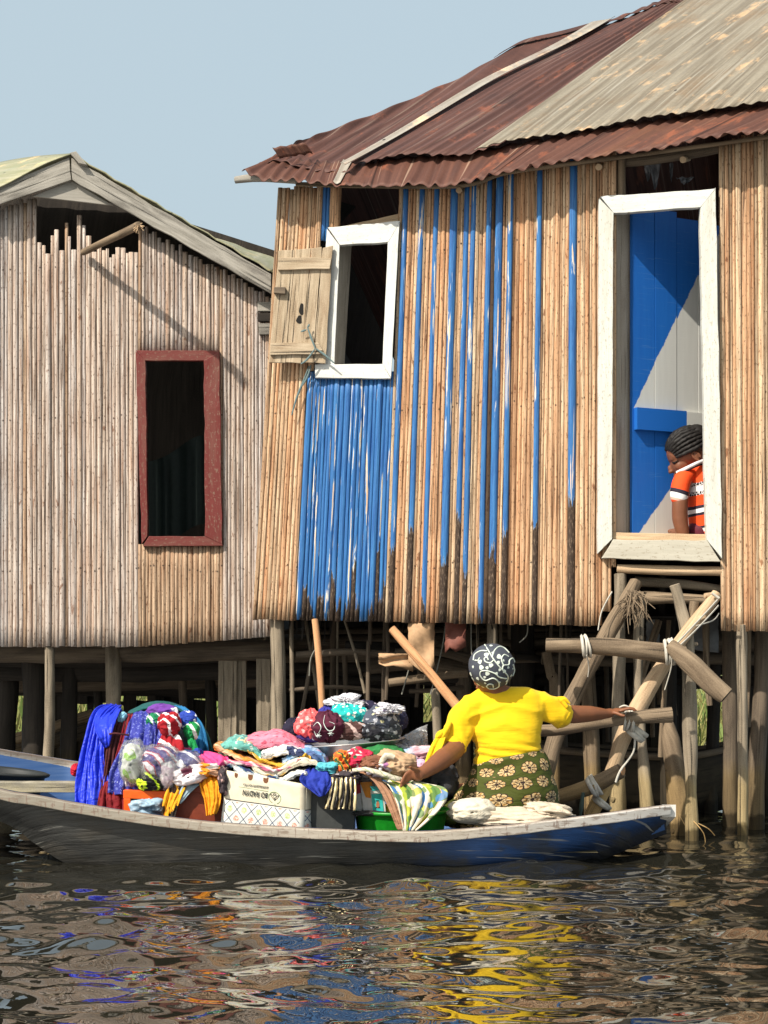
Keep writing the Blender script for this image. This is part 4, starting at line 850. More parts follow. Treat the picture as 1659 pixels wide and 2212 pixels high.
    B(sheet('headwrap', [(352, 1585, 9.10), (338, 1612, 9.06), (336, 1648, 9.05)], [(384, 1586, 9.10), (396, 1612, 9.06), (400, 1648, 9.05)], cloth('crt', 'stripe', (.30, .008, .015), (.30, .008, .015), (.8, .75, .75), s=5.), 3, .016, seed=22), 'crimson tail with a white stripe falling below the crimson headwrap', 'headwrap')
    B(sheet('headwrap', [(404, 1588, 9.14), (406, 1612, 9.1)], [(418, 1590, 9.14), (432, 1632, 9.1)], cloth('gtail', 'plain', (.01, .28, .07)), 2, .012, seed=24), 'bright green tail with pointed end below the bright green headwrap', 'headwrap')
    B(lump('cloth_scrap', 388, 1635, 9.10, 34, 12, .06, cloth('cyan', 'plain', (.10, .42, .60)), seed=31, amp=.3), 'light blue frilly cloth between the headwraps and the clear bags', 'cloth')
    B(lump('cloth_scrap', 425, 1630, 9.12, 14, 12, .05, cloth('dkb', 'plain', (.02, .06, .35)), seed=33, amp=.3), 'small dark blue frill right of the light blue cloth', 'cloth')
    # clear bags of packed garments
    m = NB('clear_film'); gl = m.new('BsdfGlossy', {'Roughness': .12}); tr = m.new('BsdfTransparent'); mx = m.new('MixShader', {0: .30}); m.t.links.new(tr.outputs[0], mx.inputs[1]); m.t.links.new(gl.outputs[0], mx.inputs[2])
    m.t.links.new(mx.outputs[0], m.n['Material Output'].inputs[0]); b_ = m.new('Bump', {'Height': m.noise(m.obj(), 22., 5., .7, 2.), 'Strength': 1., 'Distance': .03}); m.t.links.new(b_.outputs[0], gl.inputs['Normal']); FILM = m.m
    def bag(label, u, v, y, a, b, d, mat, seed, extra=()):
        t = thing('clear_bag', P(u, v + b, y), label, 'plastic bag')
        lump('packed_clothes', u, v, y, a * .9, b * .9, d * .85, mat, t, seed=seed, amp=.12)
        lump('film', u, v, y, a * 1.06, b * 1.06, d * 1.1, FILM, t, seed=seed + 2, amp=.16, fr=4.)
        for e in extra: lump('packed_item', *e, parent=t, seed=seed + 5, amp=.2)
    bag('clear bag with white and lime green clothes at the left of the orange stool', 287, 1650, 9.0, 27, 48, .10, cloth('limew', 'floral', (.66, .68, .62), (.30, .55, .08), (.5, .55, .5), s=11.), 41)
    bag('clear bag of purple, red and navy folded packs, largest of the bags', 345, 1650, 8.99, 44, 40, .12, cloth('packs', 'stripe', (.05, .03, .20), (.42, .02, .05), (.72, .70, .74), s=5.5), 43, ((325, 1690, 8.93, 28, 17, .05, cloth('neon', 'stripe', (.012, .012, .014), (.012, .012, .014), (.55, .75, .03), s=9.)),))
    bag('clear bag with white and pink lace clothes in front of the purple packs', 362, 1672, 8.93, 18, 34, .06, cloth('pinkl', 'floral', (.68, .52, .60), (.80, .78, .80), (.5, .25, .4), s=22.), 45)
    bag('clear bag with navy and white striped clothes left of the pink cloth', 404, 1650, 9.0, 32, 28, .10, cloth('navyw', 'stripe', (.03, .03, .20), (.03, .03, .20), (.75, .75, .78), s=4.), 47)
    # orange stool
    OR = flat('orange_plastic', (.85, .11, .01), .4)
    t = thing('plastic_stool', P(310, 1770, 8.95), 'bright orange plastic stool under the clear bags', 'stool')
    board('seat', [(266, 1707), (368, 1709), (368, 1727), (266, 1725)], 8.93, 0, .26, OR, t)
    for q in ([(267, 1725), (282, 1725), (282, 1800), (267, 1800)], [(350, 1725), (364, 1725), (366, 1800), (352, 1800)]):
        board('leg', q, 8.93, 0, .03, OR, t); board('leg', q, 8.93, -.22, .03, OR, t)
    B(lump('towel', 322, 1742, 8.98, 38, 24, .08, cloth('towel', 'floral', (.28, .40, .50), (.42, .52, .60), (.18, .28, .4), s=40.), seed=51, amp=.22), 'pale blue grey towel stuffed under the orange stool', 'towel')
    # brown cooler
    BR = flat('brown_plastic', (.20, .038, .016), .5)
    t = thing('storage_box', P(430, 1790, 9.0), 'brown red plastic box with lid between the stool and the carton', 'box')
    board('tub', [(376, 1712), (482, 1712), (478, 1810), (380, 1810)], 8.93, 0, .34, BR, t); board('lid', [(373, 1697), (486, 1697), (485, 1713), (374, 1713)], 8.93, .01, .36, BR, t)
    # garments hanging over it
    YB = cloth('yelblack', 'floral', (.72, .34, .015), (.02, .014, .01), (.03, .015, .01), s=13.)
    B(sheet('garment', [(386, 1680, 8.95), (362, 1705, 8.90), (352, 1740, 8.88), (350, 1768, 8.87)], [(410, 1685, 8.95), (400, 1705, 8.90), (384, 1745, 8.88), (378, 1772, 8.87)], YB, 3, .014, seed=1), 'yellow and black printed garment hanging over the left corner of the brown box', 'garment')
    B(lump('garment', 412, 1676, 8.96, 38, 24, .10, cloth('whmar', 'floral', (.78, .72, .74), (.10, .02, .04), (.78, .74, .76), s=9.), seed=53, amp=.2, tilt=.25), 'white garment with maroon swirls heaped on the brown box', 'garment')
    B(sheet('cloth_scrap', [(398, 1690, 8.93), (380, 1712, 8.90), (374, 1740, 8.895)], [(440, 1692, 8.93), (425, 1700, 8.90), (390, 1735, 8.895)], cloth('greyb', 'plain', (.30, .40, .46)), 2, .01, seed=5), 'thin grey blue cloth edge between the white garment and the brown lid', 'cloth')
    B(sheet('garment', [(430, 1672, 8.95), (432, 1700, 8.90), (440, 1725, 8.88), (446, 1762, 8.87)], [(472, 1682, 8.95), (478, 1700, 8.90), (476, 1735, 8.88), (466, 1758, 8.87)], cloth('marig', 'plain', (.78, .30, .01)), 4, .018, seed=8), 'marigold yellow cloth hanging over the right side of the brown box', 'cloth')
    B(lump('garment', 447, 1664, 8.98, 34, 15, .08, cloth('orbl', 'patch', (.70, .25, .02), (.03, .02, .02), (.62, .60, .58), s=16.), seed=57, amp=.3), 'crumpled orange, black and white print above the marigold cloth', 'garment')
    B(lump('cloth_scrap', 482, 1690, 8.92, 11, 32, .05, cloth('dkflor', 'floral', (.05, .035, .04), (.35, .22, .2), (.06, .05, .05), s=26.), seed=58, amp=.2), 'dark flowered cloth squeezed between the brown box and the carton', 'cloth')
    B(sheet('cloth_scrap', [(385, 1614, 9.2), (418, 1634, 9.05), (440, 1650, 8.99), (448, 1662, 8.97)], [(470, 1630, 9.2), (490, 1634, 9.05), (494, 1645, 8.99), (482, 1655, 8.97)], cloth('hotpink', 'plain', (.85, .07, .25)), 3, .012, seed=6), 'hot pink cloth spread between the bags and the fabric pile', 'cloth')
    B(lump('cloth_bundle', 470, 1700, 9.5, 55, 60, .3, cloth('bundle', 'plain', (.03, .045, .07)), seed=61, amp=.1), 'dark bundle behind the brown box under the pink cloth', 'bundle')

    # carton, printed face towards the water
    CT = flat('carton_board', (.72, .64, .48), .85); t = thing('carton', P(590, 1785, 9.0), 'open cream cardboard carton with a blue lattice print standing upside down', 'carton')
    yc = lambda u: 8.90 + (u - 480) * .00015
    m = NB('carton_print'); u3 = m.sep(m.uv()); X, Z = u3[0], u3[1]
    base = m.mix(m.step(m.noise(m.uv(), 14., 5., .65), .4, .7), (.80, .72, .54), (.70, .61, .45)); base = m.mix(m.step(Z, .118, .122, 1, 0), base, (.80, .78, .70))
    zz = m.math('SUBTRACT', Z, m.math('MULTIPLY', m.math('SUBTRACT', m.noise(m.uv(), 9., 2.), .5), .004))
    k = 1 / .070; a = m.math('MULTIPLY', m.math('ADD', X, m.math('MULTIPLY', zz, .87)), k); b = m.math('MULTIPLY', m.math('SUBTRACT', X, m.math('MULTIPLY', zz, .87)), k)
    fa = m.math('FRACT', m.math('ADD', a, 10.)); fb = m.math('FRACT', m.math('ADD', b, 10.))
    da = m.math('ABSOLUTE', m.math('SUBTRACT', fa, .5)); db = m.math('ABSOLUTE', m.math('SUBTRACT', fb, .5))
    line = m.math('MAXIMUM', m.step(da, .462, .472), m.step(db, .462, .472)); inl = m.math('MULTIPLY', m.step(Z, .112, .114, 1, 0), m.step(Z, .004, .006)); inx = m.math('MULTIPLY', m.step(X, .008, .01), m.step(X, .372, .376, 1, 0)); inl = m.math('MULTIPLY', inl, inx)
    dd = m.math('SQRT', m.math('ADD', m.math('POWER', da, 2.), m.math('POWER', db, 2.))); par = m.math('MODULO', m.math('ADD', m.math('FLOOR', m.math('ADD', a, 10.)), m.math('FLOOR', m.math('ADD', b, 10.))), 2.)
    fl = m.step(m.math('ADD', dd, m.math('MULTIPLY', m.noise(m.uv(), 90., 2.), .16)), .30, .36, 1, 0); fc = m.mix(par, (.50, .60, .24), (.80, .30, .22)); fc = m.mix(m.step(m.noise(m.uv(), 130., 2.), .45, .6), fc, (.78, .74, .6))
    col = m.mix(m.math('MULTIPLY', inl, fl), base, fc); col = m.mix(m.math('MULTIPLY', inl, line), col, (.05, .09, .17)); band = m.math('MULTIPLY', m.math('MULTIPLY', m.step(Z, .117, .118), m.step(Z, .1215, .1225, 1, 0)), inx)
    col = m.mix(band, col, (.02, .02, .025)); m.col(col); m.rough(.8); PR = m.m
    q = [(490, 1664), (661, 1694), (657, 1806), (476, 1786)]; C4 = [P(a_, b_, yc(a_)) for a_, b_ in q]; G = [[C4[0].lerp(C4[1], j / 12).lerp(C4[3].lerp(C4[2], j / 12), i / 10) + Vector((0, .004 * nz(i * .4, j * .4), 0)) for j in range(13)] for i in range(11)]
    mb = MB(); grid(mb, G, lambda i, j: (j / 12 * .40, .245 - i / 10 * .25)); face = mb.build('printed_panel', PR, t); s_ = face.modifiers.new('t', 'SOLIDIFY'); s_.thickness = .004
    a_ = C4[1]; d_ = C4[2]; e = P(703, 1690, 9.16); f_ = P(705, 1800, 9.16); G = [[a_.lerp(e, j / 5).lerp(d_.lerp(f_, j / 5), i / 10) for j in range(6)] for i in range(11)]
    mb = MB(); grid(mb, G, lambda i, j: (j / 5 * .12 + .13, .245 - i / 10 * .25)); o = mb.build('side_panel', PR, t); s_ = o.modifiers.new('t', 'SOLIDIFY'); s_.thickness = .004
    l0 = C4[0]; l3 = C4[3]; bk = Vector((0, .30, 0)); mb = MB(); mb.add([l0, l3, l3 + bk, l0 + bk], [(0, 1, 2, 3)], [(0, 0), (.25, 0), (.25, .3), (0, .3)]); o = mb.build('side_panel', CT, t, False)
    mb = MB(); mb.add([e + bk * .5, f_ + bk * .5, l3 + bk, l0 + bk], [(0, 1, 2, 3)]); mb.build('back_panel', CT, t, False)
    def onface(s, r, lift=.004): return C4[0].lerp(C4[1], s).lerp(C4[3].lerp(C4[2], s), r) + Vector((0, -lift, 0))
    for s0, wd, dp in ((.10, .045, .10), (.27, .06, .10), (.46, .07, .11), (.125, .05, -.1)):      # finger slots, brown inside
        mb = MB(); r0 = 0 if dp > 0 else 1.; vs = [onface(s0, r0), onface(s0 + wd, r0), onface(s0 + wd * .95, r0 + dp * .7), onface(s0 + wd * .7, r0 + dp), onface(s0 + wd * .3, r0 + dp), onface(s0 + wd * .05, r0 + dp * .7)]
        mb.add(vs, [tuple(range(6))]); mb.build('slot', flat('slot_brown', (.22, .09, .04)), face, False)
    INK = flat('print_ink', (.035, .04, .04)); GRN = flat('print_green', (.22, .36, .16))
    def text(s, size, so, ro, mat, bold=.0, xs=.65):                     # turned half round, as the carton stands on its head
        cu = bpy.data.curves.new('lettering', 'FONT'); cu.body = s; cu.size = size; cu.extrude = .0006; cu.offset = bold; cu.space_character = 1.06
        tmp = bpy.data.objects.new('lettering', cu); link(tmp); bpy.context.view_layer.update(); me = bpy.data.meshes.new_from_object(tmp.evaluated_get(bpy.context.evaluated_depsgraph_get())); bpy.data.objects.remove(tmp)
        o = link(bpy.data.objects.new('lettering', me)); me.materials.clear(); me.materials.append(mat); xa = (C4[0] - C4[1]).normalized(); za = (C4[3] - C4[0]).normalized(); n_ = xa.cross(za).normalized()
        M_ = Matrix((xa, za, n_)).transposed().to_4x4(); M_.translation = onface(so, ro, .006) - wloc(face); o.parent = face; o.matrix_local = M_ @ Matrix.Diagonal((xs, 1, 1, 1)); return o
    text('BO RADYN', .036, .535, .285, INK, .0006); text('LE EXCELLENTE VOCI FRA', .014, .535, .165, INK, .0002, .72)
    mb = MB(); cc = onface(.62, .35, .006); xa = (C4[1] - C4[0]).normalized(); za = Vector((0, 0, 1))
    tube(mb, [cc + xa * (.030 * math.cos(k)) + za * (.028 * math.sin(k)) for k in np.linspace(-1.2, 4.3, 24)], .0013, n=40, seg=5, lump=0); tube(mb, [cc - za * .03, cc - za * .042 + xa * .004], .0013, n=3, seg=5); mb.build('emblem', GRN, face)
    mb = MB()
    for pl in ([(-.022, .016), (-.016, .004), (0, -.014), (.016, .004), (.022, .016)], [(-.022, .016), (-.010, .010), (-.004, .0)], [(.022, .016), (.010, .010), (.004, .0)], [(-.004, -.004), (0, -.0), (.004, -.004), (0, -.012), (-.004, -.004)], [(-.006, .012), (.006, .012), (.006, .020), (-.006, .020), (-.006, .012)]):
        for p0, p1 in zip(pl, pl[1:]): tube(mb, [cc + xa * p0[0] + za * p0[1], cc + xa * p1[0] + za * p1[1]], .0012, n=2, seg=5, lump=0)
    mb.build('emblem', INK, face)
    mb = MB(); tube(mb, [onface(.17, .25, .005), onface(.535, .25, .005)], .0008, n=4, seg=5, lump=0); mb.build('printed_rule', GRN, face)
    # the pile of folded prints on the carton
    pile = [
        ('white and grey folded cloth at the bottom of the pile, over the carton rim', [(505, 1655), (540, 1668), (600, 1682), (640, 1664), (664, 1668)], 20, 8.93, 9.30, ('p_wg', 'stripe', (.66, .65, .62), (.40, .42, .44), (.72, .70, .66), 3.)),
        ('navy and white checked folded cloth at the lower left of the pile', [(492, 1650), (520, 1654), (560, 1672), (600, 1676)], 11, 8.96, 9.30, ('p_nv', 'stripe', (.03, .045, .12), (.10, .25, .35), (.5, .5, .5), 8.)),
        ('cream folded cloth with yellow smudges near the bottom of the pile', [(545, 1650), (590, 1664), (630, 1640), (670, 1638), (700, 1658)], 22, 8.96, 9.32, ('p_cr', 'floral', (.74, .66, .50), (.66, .42, .12), (.74, .68, .56), 9.)),
        ('thin pink and white folded cloth in the middle of the pile', [(480, 1642), (540, 1646), (600, 1660), (650, 1636)], 11, 8.97, 9.34, ('p_pk', 'stripe', (.72, .18, .30), (.76, .45, .50), (.76, .7, .66), 9.)),
        ('orange folded cloth fanned out at the left of the pile', [(462, 1608), (500, 1622), (545, 1640), (590, 1652), (630, 1645)], 17, 9.0, 9.36, ('p_or', 'stripe', (.74, .27, .05), (.70, .34, .16), (.75, .5, .3), 5.)),
        ('yellow trimmed folded cloth in the middle of the pile', [(535, 1618), (570, 1640), (620, 1650), (660, 1628)], 9, 8.99, 9.36, ('p_ye', 'floral', (.75, .42, .04), (.7, .6, .4), (.75, .42, .04), 14.)),
        ('aqua dotted folded cloth at the upper left of the pile', [(474, 1612), (500, 1598), (540, 1606), (565, 1628)], 26, 9.02, 9.40, ('p_aq', 'dots', (.13, .38, .33), (.55, .66, .58), (.1, .25, .25), 30.)),
        ('large pink printed cloth on top of the pile', [(510, 1602), (560, 1590), (610, 1588), (650, 1612), (668, 1632)], 34, 9.08, 9.46, ('p_p1', 'floral', (.76, .22, .30), (.45, .07, .12), (.78, .3, .36), 24.)),
        ('cream rolled cloth across the top left of the pile', [(512, 1598), (540, 1604), (556, 1628)], 12, 9.04, 9.3, ('p_cm', 'plain', (.74, .60, .36), (1, 1, 1), None, 9.)),
        ('white, navy and yellow flowered cloth in the middle of the pile', [(565, 1624), (600, 1612), (640, 1616), (672, 1632)], 24, 9.0, 9.36, ('p_fl', 'patch', (.70, .70, .68), (.72, .40, .05), (.04, .05, .12), 22.)),
        ('light blue and pink folded cloth at the right of the pile', [(610, 1636), (650, 1618), (690, 1628), (706, 1650)], 22, 9.02, 9.38, ('p_lb', 'patch', (.16, .34, .58), (.70, .16, .26), (.10, .16, .34), 18.))]
    for k, (l, top, th, y0, y1, mt) in enumerate(pile): B(folded('folded_cloth', top, th, y0, y1, cloth(mt[0], mt[1], mt[2], mt[3], mt[4], s=mt[5]), seed=k * 2.7), l, 'folded cloth')
    B(lump('cloth_bundle', 590, 1690, 9.22, 100, 55, .22, cloth('bundle2', 'plain', (.20, .16, .13)), seed=62, amp=.08), 'plain brown bundle filling the carton under the folded pile', 'bundle')
    B(lump('cloth_bundle', 590, 1625, 9.5, 85, 34, .2, cloth('bundle3', 'floral', (.4, .3, .3), (.6, .4, .2), (.2, .3, .4), s=14.), seed=63, amp=.14), 'mixed bundle behind the folded pile', 'bundle')
    # dark bin with things hung over it
    GR = flat('charcoal_plastic', (.055, .058, .055), .5)
    t = thing('storage_bin', P(740, 1800, 9.05), 'charcoal grey plastic bin right of the carton', 'bin')
    board('tub', [(664, 1690), (770, 1690), (764, 1812), (676, 1812)], 8.98, 0, .55, GR, t); board('rim', [(660, 1678), (774, 1678), (774, 1692), (660, 1692)], 8.97, .012, .57, GR, t); board('foot_ring', [(674, 1790), (766, 1792), (765, 1800), (674, 1798)], 8.972, .004, .02, GR, t)
    B(sheet('garment', [(668, 1660, 9.0), (654, 1672, 8.93), (648, 1690, 8.90), (668, 1706, 8.885), (690, 1722, 8.88)], [(700, 1660, 9.0), (712, 1672, 8.93), (716, 1690, 8.90), (712, 1704, 8.885), (704, 1716, 8.88)], cloth('ultram', 'plain', (.020, .04, .33)), 3, .020, seed=7), 'crumpled ultramarine blue cloth on the corner of the charcoal bin', 'cloth')
    m = NB('gold_foil'); wv = m.new('TexWave', {'Vector': m.map(m.uv(), (1, .15, 1)), 'Scale': 13., 'Distortion': 2.5, 'Detail': 2.}, bands_direction='X').outputs[1]; g = m.step(wv, .5, .6)
    m.col(m.mix(g, (.012, .010, .010), (.62, .50, .28))); m.b.inputs['Metallic'].default_value = .35; m.rough(.3); GF = m.m
    B(sheet('striped_cloth', [(716, 1664, 8.96), (712, 1685, 8.92), (706, 1715, 8.90), (698, 1747, 8.89)], [(766, 1664, 8.96), (768, 1685, 8.92), (770, 1715, 8.90), (768, 1750, 8.89)], GF, 7, .013, seed=3), 'shiny gold and black striped cloth hanging over the charcoal bin', 'cloth')
    B(lump('cloth_bundle', 770, 1672, 9.35, 90, 26, .28, cloth('mix1', 'patch', (.35, .33, .36), (.10, .12, .2), (.5, .42, .45), s=12.), seed=73, amp=.2), 'heap of mixed grey prints filling the charcoal bin', 'bundle')
    B(lump('cloth_scrap', 708, 1660, 9.0, 26, 13, .07, cloth('aqua2', 'plain', (.10, .45, .52)), seed=74, amp=.25), 'aqua cloth between the pile and the floral print', 'cloth')
    B(lump('garment', 742, 1648, 9.02, 20, 26, .07, cloth('warm', 'stripe', (.70, .10, .02), (.72, .42, .03), (.05, .1, .05), s=9.), seed=75, amp=.25), 'orange and yellow striped cloth, left part of the flowered heap', 'garment')
    B(lump('garment', 774, 1642, 9.06, 34, 24, .09, cloth('redflo', 'floral', (.50, .02, .06), (.72, .66, .62), (.03, .12, .05), s=24.), seed=76, amp=.2), 'red cloth with white and green flowers in the middle of the heap', 'garment')
    B(lump('garment', 815, 1655, 9.02, 30, 22, .09, cloth('lilac', 'floral', (.62, .55, .62), (.72, .70, .72), (.35, .15, .3), s=18.), seed=77, amp=.3), 'pale lilac and white print beside the red flowered cloth', 'garment')
    B(lump('garment', 742, 1676, 8.97, 34, 12, .05, cloth('dkflo2', 'floral', (.045, .035, .04), (.4, .35, .36), (.05, .04, .04), s=26.), seed=78, amp=.25), 'black and white flowered cloth on the rim of the charcoal bin', 'garment')
    B(folded('folded_cloth', [(776, 1622), (820, 1612), (868, 1622), (876, 1640)], 36, 9.10, 9.4, cloth('green1', 'plain', (.025, .19, .05)), seed=79), 'plain green cloth folded behind the beige garment', 'folded cloth')
    for k, (l, a) in enumerate((('grey and silver sheer cloth behind the green one', (850, 1622, 9.4, 48, 18, .1, cloth('silver1', 'stripe', (.30, .31, .34), (.5, .5, .53), (.15, .16, .2), s=7.))), ('pink and pale blue sheer cloth under the clear film', (905, 1632, 9.3, 40, 20, .1, cloth('pkbl', 'patch', (.62, .36, .42), (.30, .42, .58), (.42, .40, .46), s=16.))), ('white and pink lace right beside the woman\'s hand', (895, 1655, 9.2, 28, 16, .07, cloth('lace1', 'floral', (.66, .42, .58), (.75, .75, .8), (.3, .35, .6), s=22.))), ('charcoal grey bag in the gap below the clear film', (945, 1690, 9.45, 40, 44, .12, cloth('chb', 'plain', (.06, .06, .065)))))):
        B(lump('garment', *a, seed=80 + k, amp=.22), l, 'garment')
    o = sheet('clear_film', [(848, 1602, 9.42), (860, 1622, 9.36), (866, 1645, 9.3)], [(922, 1566, 9.42), (926, 1620, 9.36), (934, 1655, 9.3)], FILM, 2, .03, th=.001, seed=2); B(o, 'pointed sheet of clear plastic film sticking up beside the woman\'s arm', 'plastic film')
    m = NB('smoke_film'); m.col((.42, .43, .45)); m.rough(.25); m.b.inputs['Alpha'].default_value = .7; m.bump(m.noise(m.obj(), 20., 4., .6, 1.), .6, .02)
    o = sheet('grey_film', [(852, 1600, 9.45), (858, 1612, 9.43), (864, 1622, 9.40)], [(924, 1564, 9.45), (912, 1592, 9.43), (900, 1624, 9.40)], m.m, 2, .02, th=.001, seed=4); B(o, 'grey translucent plastic pointing up behind the clear film', 'plastic film')
    # beige and patchwork garment the woman handles
    BG = cloth('beige', 'plain', (.52, .34, .20)); PWK = cloth('patchw', 'patch', (.13, .22, .05), (.68, .62, .46), (.05, .17, .36), s=13., uv=True)
    mm = NB('garment_print'); u = mm.uv(); s3 = mm.sep(u); w1 = mm.noise(u, 12., 3., .5); X = mm.math('ADD', s3[0], mm.math('MULTIPLY', w1, .05)); st = mm.math('FRACT', mm.math('MULTIPLY', X, 7.5)); pc = mm.sep(mm.vor(u, 30., out='Color'))[0]
    col = mm.ramp(st, [(0, (.66, .60, .46)), (.25, (.05, .17, .38)), (.38, (.66, .60, .46)), (.55, (.30, .36, .04)), (.7, (.10, .20, .05)), (.9, (.60, .36, .22))], 'CONSTANT'); col = mm.mix(mm.step(pc, .55, .58, 0, .85), col, mm.ramp(pc, [(0, (.66, .6, .46)), (.66, (.10, .19, .05)), (.8, (.06, .2, .4)), (.9, (.4, .42, .05))], 'CONSTANT'))
    mm.col(col); mm.rough(.85); mm.bump(mm.noise(u, 16., 4., .6, 1.), .3, .01)
    B(sheet('garment', [(806, 1680, 9.0), (838, 1700, 8.92), (856, 1740, 8.88), (872, 1796, 8.86)], [(880, 1684, 9.0), (962, 1706, 8.94), (952, 1745, 8.90), (900, 1794, 8.86)], mm.m, 4, .022, seed=3, m=70), 'green, blue and cream patchwork garment the woman lifts over the green basin', 'garment')
    B(sheet('garment', [(758, 1668, 9.0), (790, 1674, 8.94), (822, 1710, 8.89), (858, 1792, 8.86)], [(800, 1664, 9.0), (828, 1690, 8.94), (852, 1726, 8.89), (878, 1794, 8.86)], cloth('brownlin', 'plain', (.36, .19, .11)), 2, .016, seed=5), 'tan brown lining turned out along the left of the patchwork garment', 'garment')
    B(lump('garment', 855, 1648, 9.02, 42, 26, .09, BG, seed=84, amp=.24, tilt=-.2), 'beige trousers heaped above the patchwork garment', 'garment')
    B(lump('garment', 812, 1650, 8.97, 30, 17, .05, cloth('brwn2', 'plain', (.22, .09, .05)), seed=85, amp=.25, tilt=-.2), 'dark brown lining of the beige trousers', 'garment')
    o = log('cloth_roll', [P(762, 1664, 8.92), P(800, 1662, 8.9), P(840, 1678, 8.9), P(866, 1684, 8.93)], [.009, .012, .014, .010], cloth('creamroll', 'stripe', (.60, .54, .42), (.36, .38, .22), (.62, .56, .44), s=8.), lump=.2, seed=3); B(o, 'rolled cream hem running along the top of the patchwork garment', 'cloth')
    o = log('cloth_roll', [P(822, 1650, 8.93), P(834, 1632, 8.93), P(852, 1636, 8.93)], [.014, .017, .013], cloth('cream9', 'plain', (.62, .55, .42)), lump=.2, seed=5); B(o, 'curled cream waistband standing up on the beige trousers', 'cloth')
    # green basin with packets
    GN = flat('green_plastic', (.012, .26, .018), .35, **{'Subsurface Weight': 0.})
    t = thing('basin', P(865, 1798, 9.1), 'green plastic basin with packets at the near side of the canoe', 'basin')
    G = []; n = 56; cy = 9.14
    for (rx, ry, z) in ((94, .17, 1812), (100, .20, 1772), (103, .21, 1763), (110, .225, 1761), (110, .225, 1755), (104, .215, 1755), (99, .205, 1763), (92, .17, 1806)):
        r = []
        for j in range(n):
            an = 2 * math.pi * j / n; p = P(866, z, 8.95); r.append(Vector((p.x + rx * 8.95 / F * math.cos(an), cy + ry * math.sin(an), p.z)))
        G.append(r)
    mb = MB(); grid(mb, G, None, closed=True, flip=False); o = mb.build('tub', GN, t); 
    def packet(label, q, y, c, extra, y_off=0):
        t = thing('packet', P(q[3][0], q[3][1], y), label, 'packet'); board('pack', q, y, 0, .05, flat('pk_%02d' % int(c[0] * 99 + c[1] * 77), c, .4), t, n=(2, 4))
        for nm, qq, cc in extra: board(nm, qq, y, .003, .002, flat('pk_%d' % int(cc[0] * 990 + cc[1] * 770 + cc[2] * 300), cc, .4), t, n=(2, 3))
    packet('red and white packet standing leftmost in the green basin', [(756, 1700), (778, 1692), (786, 1762), (768, 1764)], 9.06, (.78, .74, .70), (('label', [(756, 1700), (778, 1692), (781, 1712), (760, 1720)], (.62, .02, .05)),))
    packet('orange and white packet second from the left in the basin', [(777, 1690), (803, 1688), (808, 1762), (786, 1762)], 9.04, (.78, .74, .70), (('label', [(777, 1690), (803, 1688), (806, 1725), (790, 1722)], (.82, .28, .01)),))
    packet('turquoise box with a portrait, open at the top, in the green basin', [(800, 1706), (829, 1704), (835, 1764), (804, 1764)], 9.02, (.62, .64, .56), (('label', [(802, 1715), (825, 1714), (830, 1760), (806, 1760)], (.04, .50, .44)), ('flap', [(798, 1697), (826, 1700), (832, 1706), (804, 1708)], (.04, .42, .40)), ('printed_hair', [(811, 1727), (820, 1727), (823, 1758), (810, 1758)], (.02, .012, .01)), ('printed_dress', [(813, 1752), (825, 1750), (826, 1759), (813, 1759)], (.42, .16, .08))))
    mb = MB(); vs = [P(816 + 3.6 * math.cos(k), 1738 + 7 * math.sin(k), 9.02 - .0045) for k in np.linspace(0, 6.28, 15)[:-1]]; mb.add(vs, [tuple(range(14))]); o = mb.build('printed_face', flat('facec', (.42, .16, .08)), bpy.data.objects[[x.name for x in bpy.data.objects if x.name.startswith('packet')][-1]], False)
    packet('yellow packet half hidden by the patchwork garment', [(828, 1738), (862, 1742), (864, 1764), (830, 1764)], 9.05, (.80, .55, .02), ())
    packet('pink packet lying on the red and white one', [(760, 1686), (782, 1688), (780, 1702), (760, 1700)], 9.08, (.78, .12, .22), ())
    packet('yellow brown packet at the right end of the green basin', [(930, 1728), (950, 1732), (950, 1764), (932, 1764)], 9.10, (.45, .25, .04), ())
    B(lump('garment', 800, 1757, 8.98, 38, 6, .03, cloth('blackfilm', 'plain', (.03, .03, .03), rough=.3), seed=90, amp=.12), 'strip of black film drooping over the left rim of the green basin', 'plastic film')
    # silver basin heaped with tied headwraps
    m = NB('aluminium'); m.b.inputs['Metallic'].default_value = .85; n_ = m.noise(m.obj(), 14., 5., .6); m.col(m.mix(n_, (.50, .49, .46), (.66, .65, .62))); m.rough(.38); m.bump(n_, .15, .01)
    t = thing('metal_basin', P(765, 1632, 9.3), 'wide shallow aluminium basin heaped with headwraps', 'basin'); G = []; n = 72
    tl = R(-4.5); C = P(762, 1604, 9.38)
    for (r_, z) in ((.0, -.058), (.16, -.058), (.20, -.050), (.245, -.006), (.265, .0), (.27, .003), (.266, .006), (.243, .0), (.19, -.046), (.0, -.05)):
        r = []
        for j in range(n):
            an = 2 * math.pi * j / n; x, y = r_ * math.cos(an) * 1.0, r_ * math.sin(an) * .8; r.append(C + Vector((x * math.cos(tl) - z * math.sin(tl) * 1, y, z - x * math.sin(tl) + .02 * (an > 1e9))))
        G.append(r)
    mb = MB(); grid(mb, G, None, closed=True, flip=False); mb.build('tub', m.m, t)
    ink = (.012, .012, .03)
